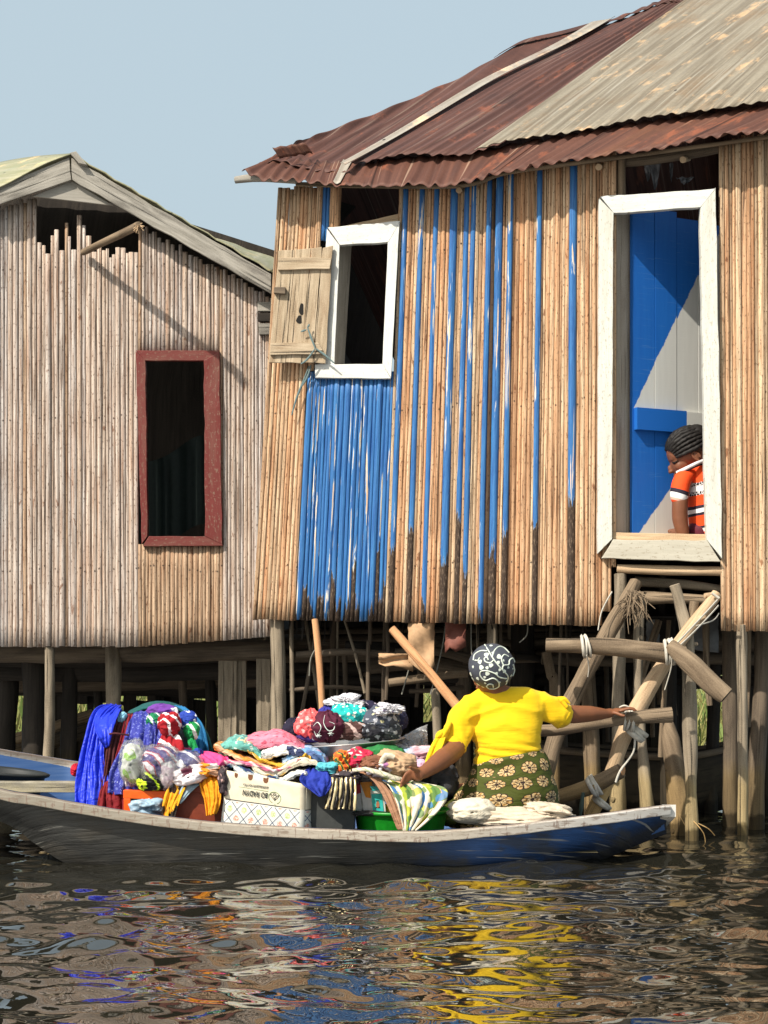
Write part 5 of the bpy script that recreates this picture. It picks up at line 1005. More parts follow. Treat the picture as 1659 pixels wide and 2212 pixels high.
    hws = [('black headwrap with tiny flowers at the far left of the basin', (638, 1583, 9.34, 27, 25), ('h1', 'dots', (.014, .012, .03), (.014, .012, .03), (.45, .35, .4), 16.)),
           ('navy headwrap with white hearts on the left rim of the basin', (672, 1598, 9.22, 30, 14), ('h2', 'dots', (.035, .02, .13), (.78, .76, .78), (.035, .02, .13), 26.)),
           ('coral red headwrap with white spots in the basin', (670, 1565, 9.27, 33, 32), ('h3', 'floral', (.80, .12, .12), (.80, .45, .42), (.80, .14, .14), 26.)),
           ('maroon headwrap with white curls and a star at the front of the basin', (708, 1578, 9.19, 38, 34), None),
           ('blue violet headwrap behind the maroon one', (706, 1546, 9.38, 22, 20), ('h5', 'plain', (.04, .04, .30), (1, 1, 1), None, 5.)),
           ('turquoise headwrap with large white dots in the middle of the basin', (752, 1550, 9.30, 44, 31), ('h6', 'dots', (.015, .38, .36), (.74, .74, .66), (.6, .72, .66), 30.)),
           ('brown headwrap with pale stripes at the front of the basin', (760, 1585, 9.20, 36, 22), ('h7', 'stripe', (.075, .035, .03), (.075, .035, .03), (.45, .33, .30), 6.)),
           ('black headwrap with a white ruffle at the top left of the heap', (742, 1523, 9.42, 42, 20), ('h8', 'dots', (.014, .012, .035), (.014, .012, .035), (.6, .5, .6), 22.)),
           ('black headwrap with pale spots at the top middle of the heap', (790, 1535, 9.42, 34, 22), ('h9', 'dots', (.014, .012, .035), (.35, .3, .36), (.6, .4, .5), 24.)),
           ('slate headwrap with yellow and white flowers at the right of the heap', (822, 1556, 9.28, 40, 32), ('h10', 'floral', (.07, .08, .11), (.45, .46, .50), (.66, .62, .36), 20.)),
           ('black headwrap with grey sketch print at the front right', (806, 1588, 9.20, 30, 22), ('h11', 'floral', (.016, .016, .022), (.30, .32, .36), (.03, .03, .03), 24.)),
           ('navy headwrap with sparse flowers at the far right of the basin', (857, 1556, 9.34, 24, 26), ('h12', 'dots', (.02, .02, .05), (.02, .02, .05), (.35, .42, .45), 18.)),
           ('grey speckled headwrap at the right front rim of the basin', (842, 1585, 9.22, 26, 22), ('h13', 'floral', (.05, .055, .06), (.42, .42, .42), (.05, .05, .06), 30.))]
    for k, (l, (u, v, y, a, b), mt) in enumerate(hws):
        if mt is None: mat = cloth('h4', 'plain', (.085, .012, .030))
        else: mat = cloth(mt[0], mt[1], mt[2], mt[3], mt[4], s=mt[5])
        if v > 1570: v -= 7; y += .05
        o = lump('headwrap', u, v, y, a, b, b * y / F * .95, mat, seed=100 + k, amp=.13, fr=3.0, pinch=1.4, box=.3); o['label'] = l; o['category'] = 'headwrap'; o['group'] = 'headwraps heaped in the aluminium basin'
        if mt is None:
            mb = MB(); O = P(u, v, y)
            def on(x, z): 
                q = Vector((x * a, 0, z * b)) * y / F; k_ = max(0, 1 - x * x - z * z) ** .5; return O + q + Vector((0, -k_ * b * y / F * 1.02 - .004, 0))
            for pl in ([(-.15, .8), (-.2, .3), (.05, -.15), (.35, -.1), (.4, .25), (.1, .4)], [(-.8, .1), (-.55, .35), (-.35, .05), (-.5, -.35)], [(-.75, -.2), (-.6, -.55), (-.4, -.5)]): tube(mb, [on(*p) for p in pl], [.001, .0032, .001], n=16, seg=6, lump=0)
            for (sx, sz) in ((.2, -.35), (-.5, -.5)):
                for q in range(6): an = q * math.pi / 3; tube(mb, [on(sx, sz), on(sx + .17 * math.cos(an), sz + .17 * math.sin(an))], [.004, .001], n=3, seg=6, lump=0)
            mb.build('printed_curls', flat('mint_print', (.62, .70, .64)), o)
        if 'ruffle' in l or k in (9,):
            cx, cz = (u + 6, v - 8) if k == 7 else (u + 18, v - 24)
            lump('ruffle', cx, cz, y - .05, 32 if k == 7 else 24, 11, .05, cloth('white_ruffle', 'floral', (.70, .68, .70), (.70, .68, .72), (.25, .2, .3), s=40.), o, seed=k, amp=.5, fr=5.)
    # beige sack cloth the woman sits on
    SK = cloth('sack', 'stripe', (.60, .54, .42), (.56, .50, .39), (.64, .58, .46), s=26., uv=False)
    B(lump('sack_cloth', 1018, 1752, 8.99, 50, 27, .09, SK, seed=95, amp=.10), 'rolled beige knitted cloth at the woman\'s left hip', 'cloth')
    B(lump('sack_cloth', 1120, 1768, 9.0, 92, 20, .10, cloth('sack2', 'plain', (.60, .50, .38)), seed=96, amp=.22), 'crumpled beige sacking on the near gunwale under the skirt', 'cloth')
    B(lump('sack_cloth', 1188, 1753, 9.02, 50, 17, .10, cloth('sack2', 'plain', (.60, .50, .38)), seed=97, amp=.25, tilt=-.15), 'loose end of beige sacking right of the skirt', 'cloth')
    # black tub at the left end, things beside
    t = thing('rubber_tub', P(0, 1700, 9.75), 'black rubber tub standing in the left end of the canoe', 'tub'); G = []; C = P(0, 1664, 9.85)
    for (r_, z) in ((.20, -.16), (.24, -.02), (.262, -.012), (.268, 0), (.25, .006), (.232, -.005), (.17, -.15)):
        G.append([C + Vector((r_ * math.cos(2 * math.pi * j / 48), r_ * .75 * math.sin(2 * math.pi * j / 48), z - .10 * r_ * math.cos(2 * math.pi * j / 48))) for j in range(48)])
    G.append([C + Vector((.001 * math.cos(j), .001 * math.sin(j), -.15)) for j in range(48)]); mb = MB(); grid(mb, G, None, closed=True); mb.build('tub', flat('black_rubber', (.025, .028, .028), .45), t)
    B(lump('cloth_scrap', 164, 1664, 9.5, 10, 13, .05, cloth('redbit', 'plain', (.45, .01, .03)), seed=98), 'small red cloth on the far side left of the royal blue length', 'cloth')
    B(tlog('wooden_pole', [P(846, 1358, 9.85), P(925, 1450, 9.75), P(1012, 1556, 9.62)], [.022, .026, .03], M_ORNG, 'brown hewn pole leaning down behind the woman\'s left shoulder', 'pole', seed=4, flat=.7), 'brown hewn pole leaning down behind the woman\'s left shoulder', 'pole')
    tlog('wooden_pole', [P(680, 1338, 10.2), P(690, 1440, 10.15), P(697, 1560, 10.1), P(698, 1720, 10.05)], [.018, .019, .02, .02], M_ORNG, 'upright orange brown punting pole behind the aluminium basin', 'pole', seed=8)
goods()
# ================================================================== landing ladder and mooring posts
def landing():
    t = thing('ladder', P(1300, 1700, 9.85), 'rough pole ladder lashed with white cloth strips below the doorway', 'ladder')
    log('rail', [P(1374, 1258, 10.30), P(1318, 1360, 10.15), P(1262, 1460, 10.05), P(1208, 1570, 9.95), P(1182, 1660, 9.9), P(1176, 1720, 9.88)], [.038, .045, .05, .046, .045], M_LOG, t, stubs=4, seed=2, lump=.12)
    log('rail', [P(1548, 1284, 10.02), P(1470, 1385, 9.90), P(1400, 1490, 9.80), P(1350, 1585, 9.74), P(1322, 1665, 9.77), P(1270, 1775, 9.82)], [.034, .036, .046, .042, .04, .036], M_TAN, t, stubs=3, seed=6, lump=.12)
    log('rung', [P(1180, 1394, 9.76), P(1300, 1396, 9.72), P(1400, 1406, 9.70), P(1478, 1417, 9.70)], [.036, .044, .048, .056], M_LOG, t, seed=9, n=20, seg=14, lump=.09)
    log('rung_branch', [P(1446, 1392, 9.64), P(1490, 1432, 9.60), P(1545, 1484, 9.54), P(1568, 1504, 9.52)], [.035, .058, .050, .044], M_LOG, t, seed=12, n=16, seg=12, lump=.14, flat=.6)
    log('rung', [P(1085, 1574, 9.72), P(1180, 1578, 9.68), P(1300, 1560, 9.62), P(1380, 1549, 9.60), P(1451, 1544, 9.60)], [.034, .032, .030, .036, .040], M_LOG, t, seed=15, n=22, seg=12)
    log('rung', [P(1120, 1745, 9.88), P(1200, 1724, 9.80), P(1275, 1700, 9.72), P(1342, 1664, 9.66)], [.036, .040, .040, .038], M_LOG, t, stubs=2, seed=18, lump=.12)
    mb = MB(); c = P(1345, 1663, 9.645); tube(mb, [c, c + Vector((.004, -.002, 0))], .03, n=2, seg=14); mb.build('sawn_end', M_ORNG, t)
    RP = flat('white_strip', (.56, .52, .44)); 
    def wrap(cu, cv, y, r, tilt, w_, k=3, ry=None):
        mb = MB(); C = P(cu, cv, y); ct, st = math.cos(tilt), math.sin(tilt)
        for q in range(k):
            o = (q - (k - 1) / 2) * w_; pts = []
            for j in range(15):
                an = j / 14 * 6.283; x = o + .006 * math.sin(an + q * 2); z = r * math.cos(an) * (1.02 + .03 * q); pts.append(C + Vector((x * ct - z * st, r * math.sin(an) * 1.05, x * st + z * ct)))
            tube(mb, pts, .0125, n=26, seg=6, lump=.3, seed=q + cu, flat=.6)
        mb.build('lashing', RP, t)
    wrap(1264, 1396, 9.73, .050, .15, .012); wrap(1446, 1408, 9.70, .058, .1, .013, 4); wrap(1360, 1556, 9.63, .045, -.1, .015, 4); wrap(1372, 1582, 9.68, .055, .9, .014, 3); wrap(1283, 1698, 9.72, .048, .5, .010, 4); wrap(1300, 1735, 9.78, .048, 1.0, .006, 2)
    def strip(pts, r=.006): mb = MB(); tube(mb, [P(*p) for p in pts], r, n=18, seg=6, lump=.25, flat=.5); mb.build('lashing', RP, t)
    strip([(1452, 1410, 9.62), (1450, 1440, 9.66), (1442, 1470, 9.70), (1436, 1490, 9.72)]); strip([(1450, 1402, 9.62), (1500, 1350, 9.8), (1550, 1296, 9.95)]); strip([(1458, 1404, 9.62), (1512, 1352, 9.8), (1552, 1308, 9.95)], .005)
    strip([(1504, 1352, 9.8), (1540, 1340, 9.9), (1553, 1325, 9.95)], .004); strip([(1538, 1281, 9.95), (1554, 1292, 9.95)], .008); strip([(1267, 1415, 9.68), (1272, 1440, 9.72), (1270, 1462, 9.74)], .005); strip([(1372, 1590, 9.62), (1368, 1625, 9.64), (1340, 1665, 9.6), (1330, 1690, 9.6)], .006)
    strip([(1338, 1528, 9.56), (1350, 1524, 9.54), (1368, 1532, 9.55)], .005); strip([(1322, 1278, 10.1), (1300, 1320, 10.05), (1292, 1362, 10.0)], .005)
    mb = MB(); tube(mb, [P(1260, 1712, 9.68), P(1256, 1745, 9.68), P(1254, 1762, 9.68)], [.010, .012, .006], n=8, seg=7, lump=.3); mb.build('rope_tail', flat('green_rope', (.05, .075, .06)), t)
    mb = MB(); r = random.Random(8)
    for k in range(60):
        a = P(1366 + r.uniform(-14, 16), 1288 + r.uniform(-14, 20), 10.12 + r.uniform(-.03, .03)); d = Vector((r.gauss(0, .05), -.03 - .03 * r.random(), -.04 - .12 * r.random())); tube(mb, [a, a + d * .5 + Vector((r.gauss(0, .02), 0, .01)), a + d], [.0045, .0015], n=5, seg=5, lump=.3, seed=k)
    mb.build('bark_fibre', M_LOG, t)
    g = 'mooring posts standing in the water below the doorway'
    for l, pts, r, m in (('straight grey post behind the ladder, left of the pair under the doorway', [(1340, 1240, 10.35), (1337, 1480, 10.3), (1334, 1745, 10.25), (1334, 1800, 10.25)], [.032, .034, .036, .038], M_POST),
            ('crooked grey post behind the ladder, right of the pair under the doorway', [(1382, 1290, 10.3), (1378, 1480, 10.28), (1388, 1620, 10.25), (1398, 1748, 10.2), (1398, 1800, 10.2)], [.03, .032, .028, .036, .03], M_POST),
            ('forked post rising through the door beams with a yellowish foot in the water', [(1456, 1264, 9.98), (1470, 1310, 9.98), (1486, 1400, 9.96), (1491, 1600, 9.94), (1494, 1760, 9.92), (1494, 1870, 9.9)], [.030, .030, .034, .034, .038, .034], M_POST),
            ('short prop slanting up to the door beams beside the forked post', [(1500, 1300, 10.0), (1490, 1360, 10.0), (1484, 1430, 10.0)], [.022, .02, .018], M_LOG),
            ('rotten hollow stump in the water left of the forked post', [(1446, 1560, 10.3), (1449, 1600, 10.3), (1462, 1680, 10.28), (1468, 1770, 10.25), (1472, 1850, 10.25)], [.022, .046, .052, .060, .05], M_LOG)):
        tag(log('post', [P(*p) for p in pts], r, m, None, stubs=2, seed=pts[0][0], lump=.22, n=30, seg=14), l, 'post', g)
    mb = MB()
    for pts in ([(1495, 1770, 9.9), (1520, 1800, 9.85), (1524, 1830, 9.8)], [(1500, 1775, 9.9), (1530, 1790, 9.9), (1544, 1805, 9.9)], [(1470, 1765, 10.1), (1490, 1800, 10.0)]): tube(mb, [P(*p) for p in pts], .003, n=8, seg=5)
    tag(mb.build('twig', M_TAN), 'thin dry twigs trailing in the water at the foot of the forked post', 'twigs')
    # dark planks added as shade deep under the huts, gaps show the bank
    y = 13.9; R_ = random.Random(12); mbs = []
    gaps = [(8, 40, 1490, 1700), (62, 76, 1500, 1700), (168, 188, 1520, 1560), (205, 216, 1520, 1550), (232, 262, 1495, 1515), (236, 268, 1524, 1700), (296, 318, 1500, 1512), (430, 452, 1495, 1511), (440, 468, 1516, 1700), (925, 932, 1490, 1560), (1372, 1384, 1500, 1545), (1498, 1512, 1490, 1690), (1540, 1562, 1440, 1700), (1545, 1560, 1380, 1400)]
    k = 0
    for (ua, ub, lab) in ((-90, 585, 'dark planks added as shade deep under the pale left hut with a few gaps'), (600, 1760, 'dark planks added as shade deep under the striped hut behind the stilts')):
        t = thing('shade_screen', P((ua + ub) / 2, 1700, y), lab, 'added dark screen'); u = ua
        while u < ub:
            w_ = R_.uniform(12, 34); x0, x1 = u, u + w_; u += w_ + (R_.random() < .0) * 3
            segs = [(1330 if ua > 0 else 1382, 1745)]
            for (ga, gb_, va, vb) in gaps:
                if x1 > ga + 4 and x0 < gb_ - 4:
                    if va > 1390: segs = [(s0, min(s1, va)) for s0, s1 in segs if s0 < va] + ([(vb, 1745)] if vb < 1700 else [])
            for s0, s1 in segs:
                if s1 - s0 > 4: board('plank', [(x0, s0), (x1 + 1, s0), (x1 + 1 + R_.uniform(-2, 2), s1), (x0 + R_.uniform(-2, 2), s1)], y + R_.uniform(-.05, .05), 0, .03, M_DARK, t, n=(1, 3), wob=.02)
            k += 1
    tlog('beam', [P(-60, 1622, 12.6), P(60, 1590, 12.8), P(200, 1546, 13.1)], .045, M_TAN, 'sunlit slanting plank walkway beam seen between the stilts of the left hut', 'beam', flat=1.2)
    tlog('beam', [P(-60, 1652, 12.5), P(60, 1618, 12.7), P(200, 1575, 13.0)], .05, M_LOGD, 'shaded lower walkway beam under the sunlit one at the left', 'beam')
landing()

# ================================================================== people
def mb_ell(mb, C, r, rot=None, n=20):
    G = []; M_ = rot or Matrix.Identity(3)
    for i in range(n // 2 + 1):
        th = math.pi * i / (n // 2); th = min(max(th, .02), math.pi - .02)
        G.append([C + M_ @ Vector((r[0] * math.sin(th) * math.cos(2 * math.pi * j / n), r[1] * math.sin(th) * math.sin(2 * math.pi * j / n), r[2] * math.cos(th))) for j in range(n)])
    grid(mb, G, None, closed=True, flip=True); mb.add(G[0], [tuple(range(n))]); mb.add(G[-1], [tuple(range(n))[::-1]])
def limb(mb, pts, rad, n=None, seg=16, flat=1.):
    pts = [Vector(p) for p in pts]; tube(mb, pts, rad, n=n or 10 * (len(pts) - 1), seg=seg, lump=0, flat=flat)
    mb_ell(mb, pts[0], (rad[0],) * 3, n=14); mb_ell(mb, pts[-1], (rad[-1],) * 3, n=14)
def fuse(o, vox, it=6, fac=.5):
    r = o.modifiers.new('fuse', 'REMESH'); r.mode = 'VOXEL'; r.voxel_size = vox; r.use_smooth_shade = True
    s = o.modifiers.new('smooth', 'SMOOTH'); s.factor = fac; s.iterations = it
def wrinkle(o, name, size, st, kind='CLOUDS'):
    tx = bpy.data.textures.new(name, kind); tx.noise_scale = size; d = o.modifiers.new('creases', 'DISPLACE'); d.texture = tx; d.strength = st; d.mid_level = .5
def m_skin(key, c):
    m = NB(key); n = m.noise(m.obj(), 30., 4., .6); m.col(m.mix(n, tuple(x * .8 for x in c), tuple(x * 1.15 for x in c))); m.rough(.48); m.b.inputs['Subsurface Weight'].default_value = .08
    m.b.inputs['Subsurface Radius'].default_value = (.02, .008, .004); m.bump(m.noise(m.obj(), 220., 2.), .08, .001); return m.m
SKIN = m_skin('brown_skin', (.21, .080, .036)); SKIN2 = m_skin('child_skin', (.18, .070, .036))
def finger(mb, base, d0, curl, L, r, side):
    p = [base]; d = d0.normalized(); ax = side
    for k, f in enumerate((.45, .32, .23)):
        p.append(p[-1] + d * L * f); d = (Matrix.Rotation(curl[k], 3, ax) @ d).normalized()
    limb(mb, p, [r, r * .95, r * .88, r * .75], seg=8, n=9)
def bake(o, fn):
    dg = bpy.context.evaluated_depsgraph_get(); bpy.context.view_layer.update(); me = bpy.data.meshes.new_from_object(o.evaluated_get(dg)); mats = list(o.data.materials)
    o.modifiers.clear(); o.data = me; me.materials.clear()
    for m in mats: me.materials.append(m)
    off = wloc(o); co = [v.co + off for v in me.vertices]; nn = [v.normal.copy() for v in me.vertices]
    for v, c, n in zip(me.vertices, co, nn): v.co = v.co + n * fn(c)
    me.polygons.foreach_set('use_smooth', [True] * len(me.polygons)); me.update()
def crease(c):
    u = U0 + c.x * F / c.y; v = VH - (c.z - H) * F / c.y; sm = lambda a, b, x: (lambda t: t * t * (3 - 2 * t))(min(1, max(0, (x - a) / (b - a))))
    rd = lambda q: 1 - 2.6 * abs(q)
    arm = sm(1018, 1004, u) + sm(1168, 1180, u); low = sm(1575, 1640, v) * (1 - arm)
    z = c.z + .03 * c.x + .018 * nz(c.x * 7, c.y * 4, c.z * 3)
    d = low * (.012 * rd(nz(c.x * 2.5, 0, z * 30)) + .005 * rd(nz(c.x * 5, 3, z * 58)))
    zz = c.z - .35 * (c.x - P(1090, 0, 9.3).x) * (1 if c.x < P(1090, 0, 9.3).x else -1.0)
    d += (1 - low) * (1 - arm) * .010 * rd(nz(c.x * 2.2 + 9, c.y * 2, zz * 16)) * sm(1500, 1540, v)
    d += (1 - low) * .003 * nz(c.x * 9, c.y * 9, c.z * 12)
    d += arm * .009 * rd(nz(c.x * 16 + c.z * 6, c.y * 9, c.z * 7 - c.x * 5))
    return d
def woman():
    t = thing('person', P(1095, 1760, 9.35), 'person in yellow shirt and green flowered skirt seated in the canoe with back turned', 'person')
    b = MB()
    # trunk
    def lf(rings, mb=b, k=28):
        G = []
        for (cu, cv, y, hw, d) in rings:
            C = P(cu, cv, y); G.append([C + Vector((hw * y / F * math.copysign(abs(math.cos(a)) ** .85, math.cos(a)), d * math.copysign(abs(math.sin(a)) ** .9, math.sin(a)), 0)) for a in [2 * math.pi * j / k for j in range(k)]])
        grid(mb, G, None, closed=True, flip=True); mb.add(G[0], [tuple(range(k))]); mb.add(G[-1], [tuple(range(k))[::-1]])
    lf([(1078, 1482, 9.30, 22, .05), (1082, 1496, 9.31, 34, .065), (1090, 1512, 9.33, 66, .08), (1091, 1545, 9.33, 72, .10), (1092, 1583, 9.33, 66, .11), (1098, 1612, 9.33, 60, .11), (1099, 1645, 9.34, 66, .12), (1102, 1690, 9.36, 80, .14), (1098, 1730, 9.38, 90, .15), (1096, 1765, 9.38, 84, .14)])
    limb(b, [P(1080, 1506, 9.31), P(1066, 1478, 9.28), P(1058, 1458, 9.26)], [.058, .052, .055])
    # head with face, turned away to the left
    HC = P(1058, 1446, 9.27); f = Vector((-.62, .72, -.30)).normalized(); sd = Vector((.76, .65, 0)).normalized(); up = sd.cross(f).normalized(); up = up if up.z > 0 else -up
    mb_ell(b, HC, (.080, .095, .108)); mb_ell(b, HC + f * .035 - up * .055, (.052, .055, .060)); mb_ell(b, HC + f * .075 - up * .098, (.022, .022, .018))
    mb_ell(b, HC + f * .105 - up * .030, (.013, .013, .020)); mb_ell(b, HC + f * .112 - up * .042, (.017, .014, .010)); mb_ell(b, HC + f * .093 + up * .005, (.045, .03, .012)); mb_ell(b, HC + f * .100 - up * .068, (.022, .018, .009))
    for s in (1, -1): mb_ell(b, HC + sd * .084 * s - up * .02, (.012, .02, .030)); mb_ell(b, HC + f * .065 + sd * .035 * s - up * .035, (.025, .025, .022))
    # arms: left reaches to the cloth, right holds the rung
    limb(b, [P(1034, 1532, 9.33), P(998, 1568, 9.29), P(982, 1616, 9.22), P(955, 1640, 9.10), P(922, 1664, 8.99), P(908, 1671, 8.96)], [.052, .053, .055, .050, .034, .030], n=40)
    pw = P(900, 1673, 8.94); mb_ell(b, pw, (.040, .022, .030), Matrix.Rotation(R(-35), 3, 'Y').inverted()); d = (P(880, 1680, 8.9) - pw); sidev = Vector((.4, -.2, .9)).normalized()
    for k, (o, L) in enumerate(((.026, .072), (.010, .082), (-.007, .080), (-.024, .066))):
        base = pw + Vector((-.022, -.006, 0)) + Vector((.45, 0, .9)).normalized() * o; finger(b, base, Vector((-.75, -.25, -.35 + o * 4)), (.45, .55, .4), L, .0095, Vector((.3, .9, .2)).normalized() * -1)
    finger(b, pw + Vector((.004, -.016, .022)), Vector((-.5, -.6, .15)), (.2, .3, .2), .062, .011, Vector((0, 1, 0)))
    limb(b, [P(1160, 1520, 9.34), P(1196, 1538, 9.36), P(1236, 1543, 9.40), P(1275, 1542, 9.45), P(1308, 1542, 9.50), P(1318, 1540, 9.52)], [.046, .048, .048, .042, .026, .025], n=40)
    pw = P(1328, 1537, 9.54); mb_ell(b, pw, (.042, .040, .017), Matrix.Rotation(R(-14), 3, 'Y'))
    for k, (o, L) in enumerate(((-.030, .070), (-.010, .080), (.011, .078), (.031, .062))):
        finger(b, pw + Vector((.032, o, .006)), Vector((.92, o * 3, .28)), (.30, .55, .55), L, .0095, Vector((0, 1, 0)))
    finger(b, pw + Vector((-.012, -.036, -.002)), Vector((.75, -.45, -.25)), (.1, -.25, -.2), .064, .011, Vector((0, 1, 0)))
    # folded legs under the skirt
    for s, kx in ((1, 1165), (-1, 1002)):
        limb(b, [P(1098 + 45 * s, 1728, 9.38), P(kx, 1722, 9.66), P(kx - 10, 1735, 9.80)], [.095, .075, .062]); limb(b, [P(kx - 10, 1735, 9.80), P(kx + 10, 1765, 9.68), P(kx + 10, 1778, 9.58)], [.060, .045, .035]); limb(b, [P(kx + 10, 1780, 9.58), P(kx + 4, 1784, 9.72), P(kx, 1786, 9.80)], [.034, .030, .020])
    body = b.build('body', SKIN, t); fuse(body, .0055, 5)
    # shirt
    m = NB('yellow_jersey'); o_ = m.obj(); w1 = m.noise(m.map(o_, (2.2, 2.2, 17), (0, 0, 0), (0, R(8), 0)), 1., 2., .5, .6); w2 = m.noise(m.map(o_, (9, 9, 50), rot=(0, R(-12), 0)), 1., 3., .55, .4); z = m.sep(o_)[2]
    m.col(m.mix(w2, (.78, .48, .003), (.84, .55, .004))); m.rough(.8); m.b.inputs['Sheen Weight'].default_value = .1; amt = m.step(z, .28, .55, .75, .2); b1 = m.new('Bump', {'Height': w1, 'Strength': amt, 'Distance': .012}); m.t.links.new(b1.outputs[0], m.b.inputs['Normal']); m.bump(w2, .35, .008); m.bump(m.noise(o_, 300., 2.), .1, .001)
    s = MB()
    lf([(1092, 1484, 9.315, 50, .045), (1092, 1489, 9.315, 62, .062), (1092, 1500, 9.32, 76, .085), (1091, 1515, 9.33, 84, .10), (1091, 1545, 9.33, 80, .118), (1090, 1583, 9.33, 75, .128), (1097, 1611, 9.33, 67, .125), (1098, 1632, 9.335, 69, .128), (1099, 1650, 9.34, 72, .13)], s)
    limb(s, [P(1034, 1524, 9.315), P(1006, 1545, 9.29), P(990, 1580, 9.265), P(981, 1606, 9.245)], [.072, .075, .070, .066], n=30); limb(s, [P(1148, 1512, 9.33), P(1176, 1525, 9.345), P(1200, 1537, 9.365), P(1212, 1545, 9.375)], [.056, .069, .068, .063], n=30)
    sh = s.build('shirt', m.m, t); fuse(sh, .008, 8); bake(sh, crease)
    CU = MB()
    for C, ax, rr in ((P(980, 1608, 9.243), (P(972, 1630, 9.22) - P(990, 1580, 9.265)).normalized(), .066), (P(1214, 1546, 9.377), (P(1225, 1552, 9.38) - P(1200, 1537, 9.365)).normalized(), .065)):
        a = ax.orthogonal().normalized(); b_ = ax.cross(a); G = [[C + ax * h + (a * math.cos(k) + b_ * math.sin(k)) * (rr + e + .004 * nz(k * 3, h * 40, rr)) for k in np.linspace(0, 6.283, 29)[:-1]] for h, e in ((-.02, -.002), (0, .002), (.012, .004), (.014, 0), (.0, -.004))]
        CU = MB(); grid(CU, G, None, closed=True); CU.build('cuff', m.m, t)
    yk = m.m
    o = sheet('sleeve_tie', [(944, 1588, 9.17), (928, 1618, 9.13), (914, 1664, 9.10)], [(963, 1592, 9.17), (950, 1625, 9.12), (919, 1662, 9.10)], yk, 2, .008, t, n=16, m=24)
    mb = MB(); mb_ell(mb, P(955, 1590, 9.18), (.026, .018, .018)); limb(mb, [P(966, 1578, 9.19), P(950, 1586, 9.17), P(944, 1592, 9.16)], [.014, .018, .010], seg=8); limb(mb, [P(972, 1562, 9.20), P(964, 1576, 9.18), P(956, 1590, 9.17)], [.010, .016, .012], seg=8)
    mb.build('sleeve_knot', yk, t); mb = MB()
    limb(mb, [P(1206, 1509, 9.32), P(1219, 1510, 9.31), P(1230, 1519, 9.31)], [.010, .012, .005], seg=8); limb(mb, [P(1214, 1512, 9.31), P(1224, 1526, 9.31)], [.014, .010], seg=8); mb.build('sleeve_knot', yk, t)
    # printed skirt
    m = NB('flower_print'); u = m.uv(); uvx = m.sep(u); S = 13.4
    row = m.math('FLOOR', m.math('MULTIPLY', uvx[1], S * 1.05)); xx = m.math('ADD', m.math('MULTIPLY', uvx[0], S), m.math('MULTIPLY', m.math('MODULO', row, 2.), .5))
    nn = m.noise(u, 7., 2.); jx = m.math('MULTIPLY', m.math('SUBTRACT', nn, .5), .9); xx = m.math('ADD', xx, jx); yy = m.math('ADD', m.math('MULTIPLY', uvx[1], S * 1.05), m.math('MULTIPLY', m.math('SUBTRACT', m.noise(m.map(u, loc=(5, 5, 5)), 6., 2.), .5), .7))
    fx = m.math('SUBTRACT', m.math('FRACT', m.math('ADD', xx, 20.)), .5); fy = m.math('SUBTRACT', m.math('FRACT', m.math('ADD', yy, 20.)), .5)
    rr = m.math('SQRT', m.math('ADD', m.math('POWER', fx, 2.), m.math('POWER', fy, 2.))); an = m.math('ARCTAN2', fy, fx); pet = m.math('ABSOLUTE', m.math('SINE', m.math('MULTIPLY', an, 4.5)))
    edge = m.math('MULTIPLY_ADD', pet, .05, .33); ins = m.math('SUBTRACT', edge, rr)
    fine = m.noise(u, 130., 3., .6); petal = m.mix(m.step(fine, .45, .6), (.62, .46, .24), (.50, .25, .05)); dk = (.030, .018, .014); petal = m.mix(m.step(pet, .28, .42, 1, 0), petal, dk); petal = m.mix(m.math('MULTIPLY', m.step(fine, .50, .54), m.step(rr, .15, .36, 1, 0)), petal, dk); petal = m.mix(m.step(rr, .07, .09, 1, 0), petal, dk)
    gr = m.mix(m.noise(u, 40., 3.), (.050, .062, .008), (.075, .088, .012)); col = m.mix(m.step(ins, -.045, -.035), gr, dk); col = m.mix(m.step(ins, -.005, .005), col, petal); m.col(col); m.rough(.75)
    m.bump(m.noise(m.map(m.obj(), (4, 4, 14)), 1.5, 4., .6, .6), .5, .02)
    rings = [(1097, 1629, 9.335, 74, .140, 13), (1099, 1636, 9.335, 77, .148, 13), (1103, 1655, 9.34, 84, .15, 8), (1102, 1675, 9.35, 93, .165, 4), (1101, 1695, 9.36, 101, .175, 1), (1094, 1718, 9.37, 113, .185, 0), (1087, 1745, 9.38, 121, .19, 0), (1084, 1768, 9.38, 124, .185, 0), (1086, 1786, 9.38, 116, .17, 0)]
    rp = [catmull([Vector((r[0], r[1], r[2])) for r in rings], 40), catmull([Vector((r[3], r[4] * 1000, r[5])) for r in rings], 40)]; K = 90; G = []
    for i in range(41):
        c, q = rp[0][i], rp[1][i]; C = P(c.x, c.y, c.z); r = []
        for j in range(K):
            a = 2 * math.pi * j / K; e = 1 + .022 * nz(math.cos(a) * 2.2, math.sin(a) * 2.2, i * .10) + .018 * math.sin(i * .55 + 3 * math.cos(a)) * (.3 + .7 * (i < 12)) + .02 * nz(a * 4, i * .25, 3.) * (i / 40)
            cx = math.cos(a); r.append(C + Vector((q.x * c.z / F * cx * e, q.y / 1000 * math.sin(a) * e, q.z * cx * c.z / F)))
        G.append(r)
    mb = MB(); grid(mb, G, lambda i, j: (.26 * 2 * math.pi * (.5 if j > K / 2 else .5) * j / K * 2 / 2, i / 40 * .40), closed=False); mb.add([G[i][j] for i in range(41) for j in (K - 1, 0)], [(2 * i, 2 * i + 1, 2 * i + 3, 2 * i + 2) for i in range(40)], [((.26 * math.pi * jj), i / 40 * .4) for i in range(41) for jj in (0.98, 1.0)])
    mb.add(G[0], [tuple(range(K))]); o = mb.build('skirt', m.m, t)
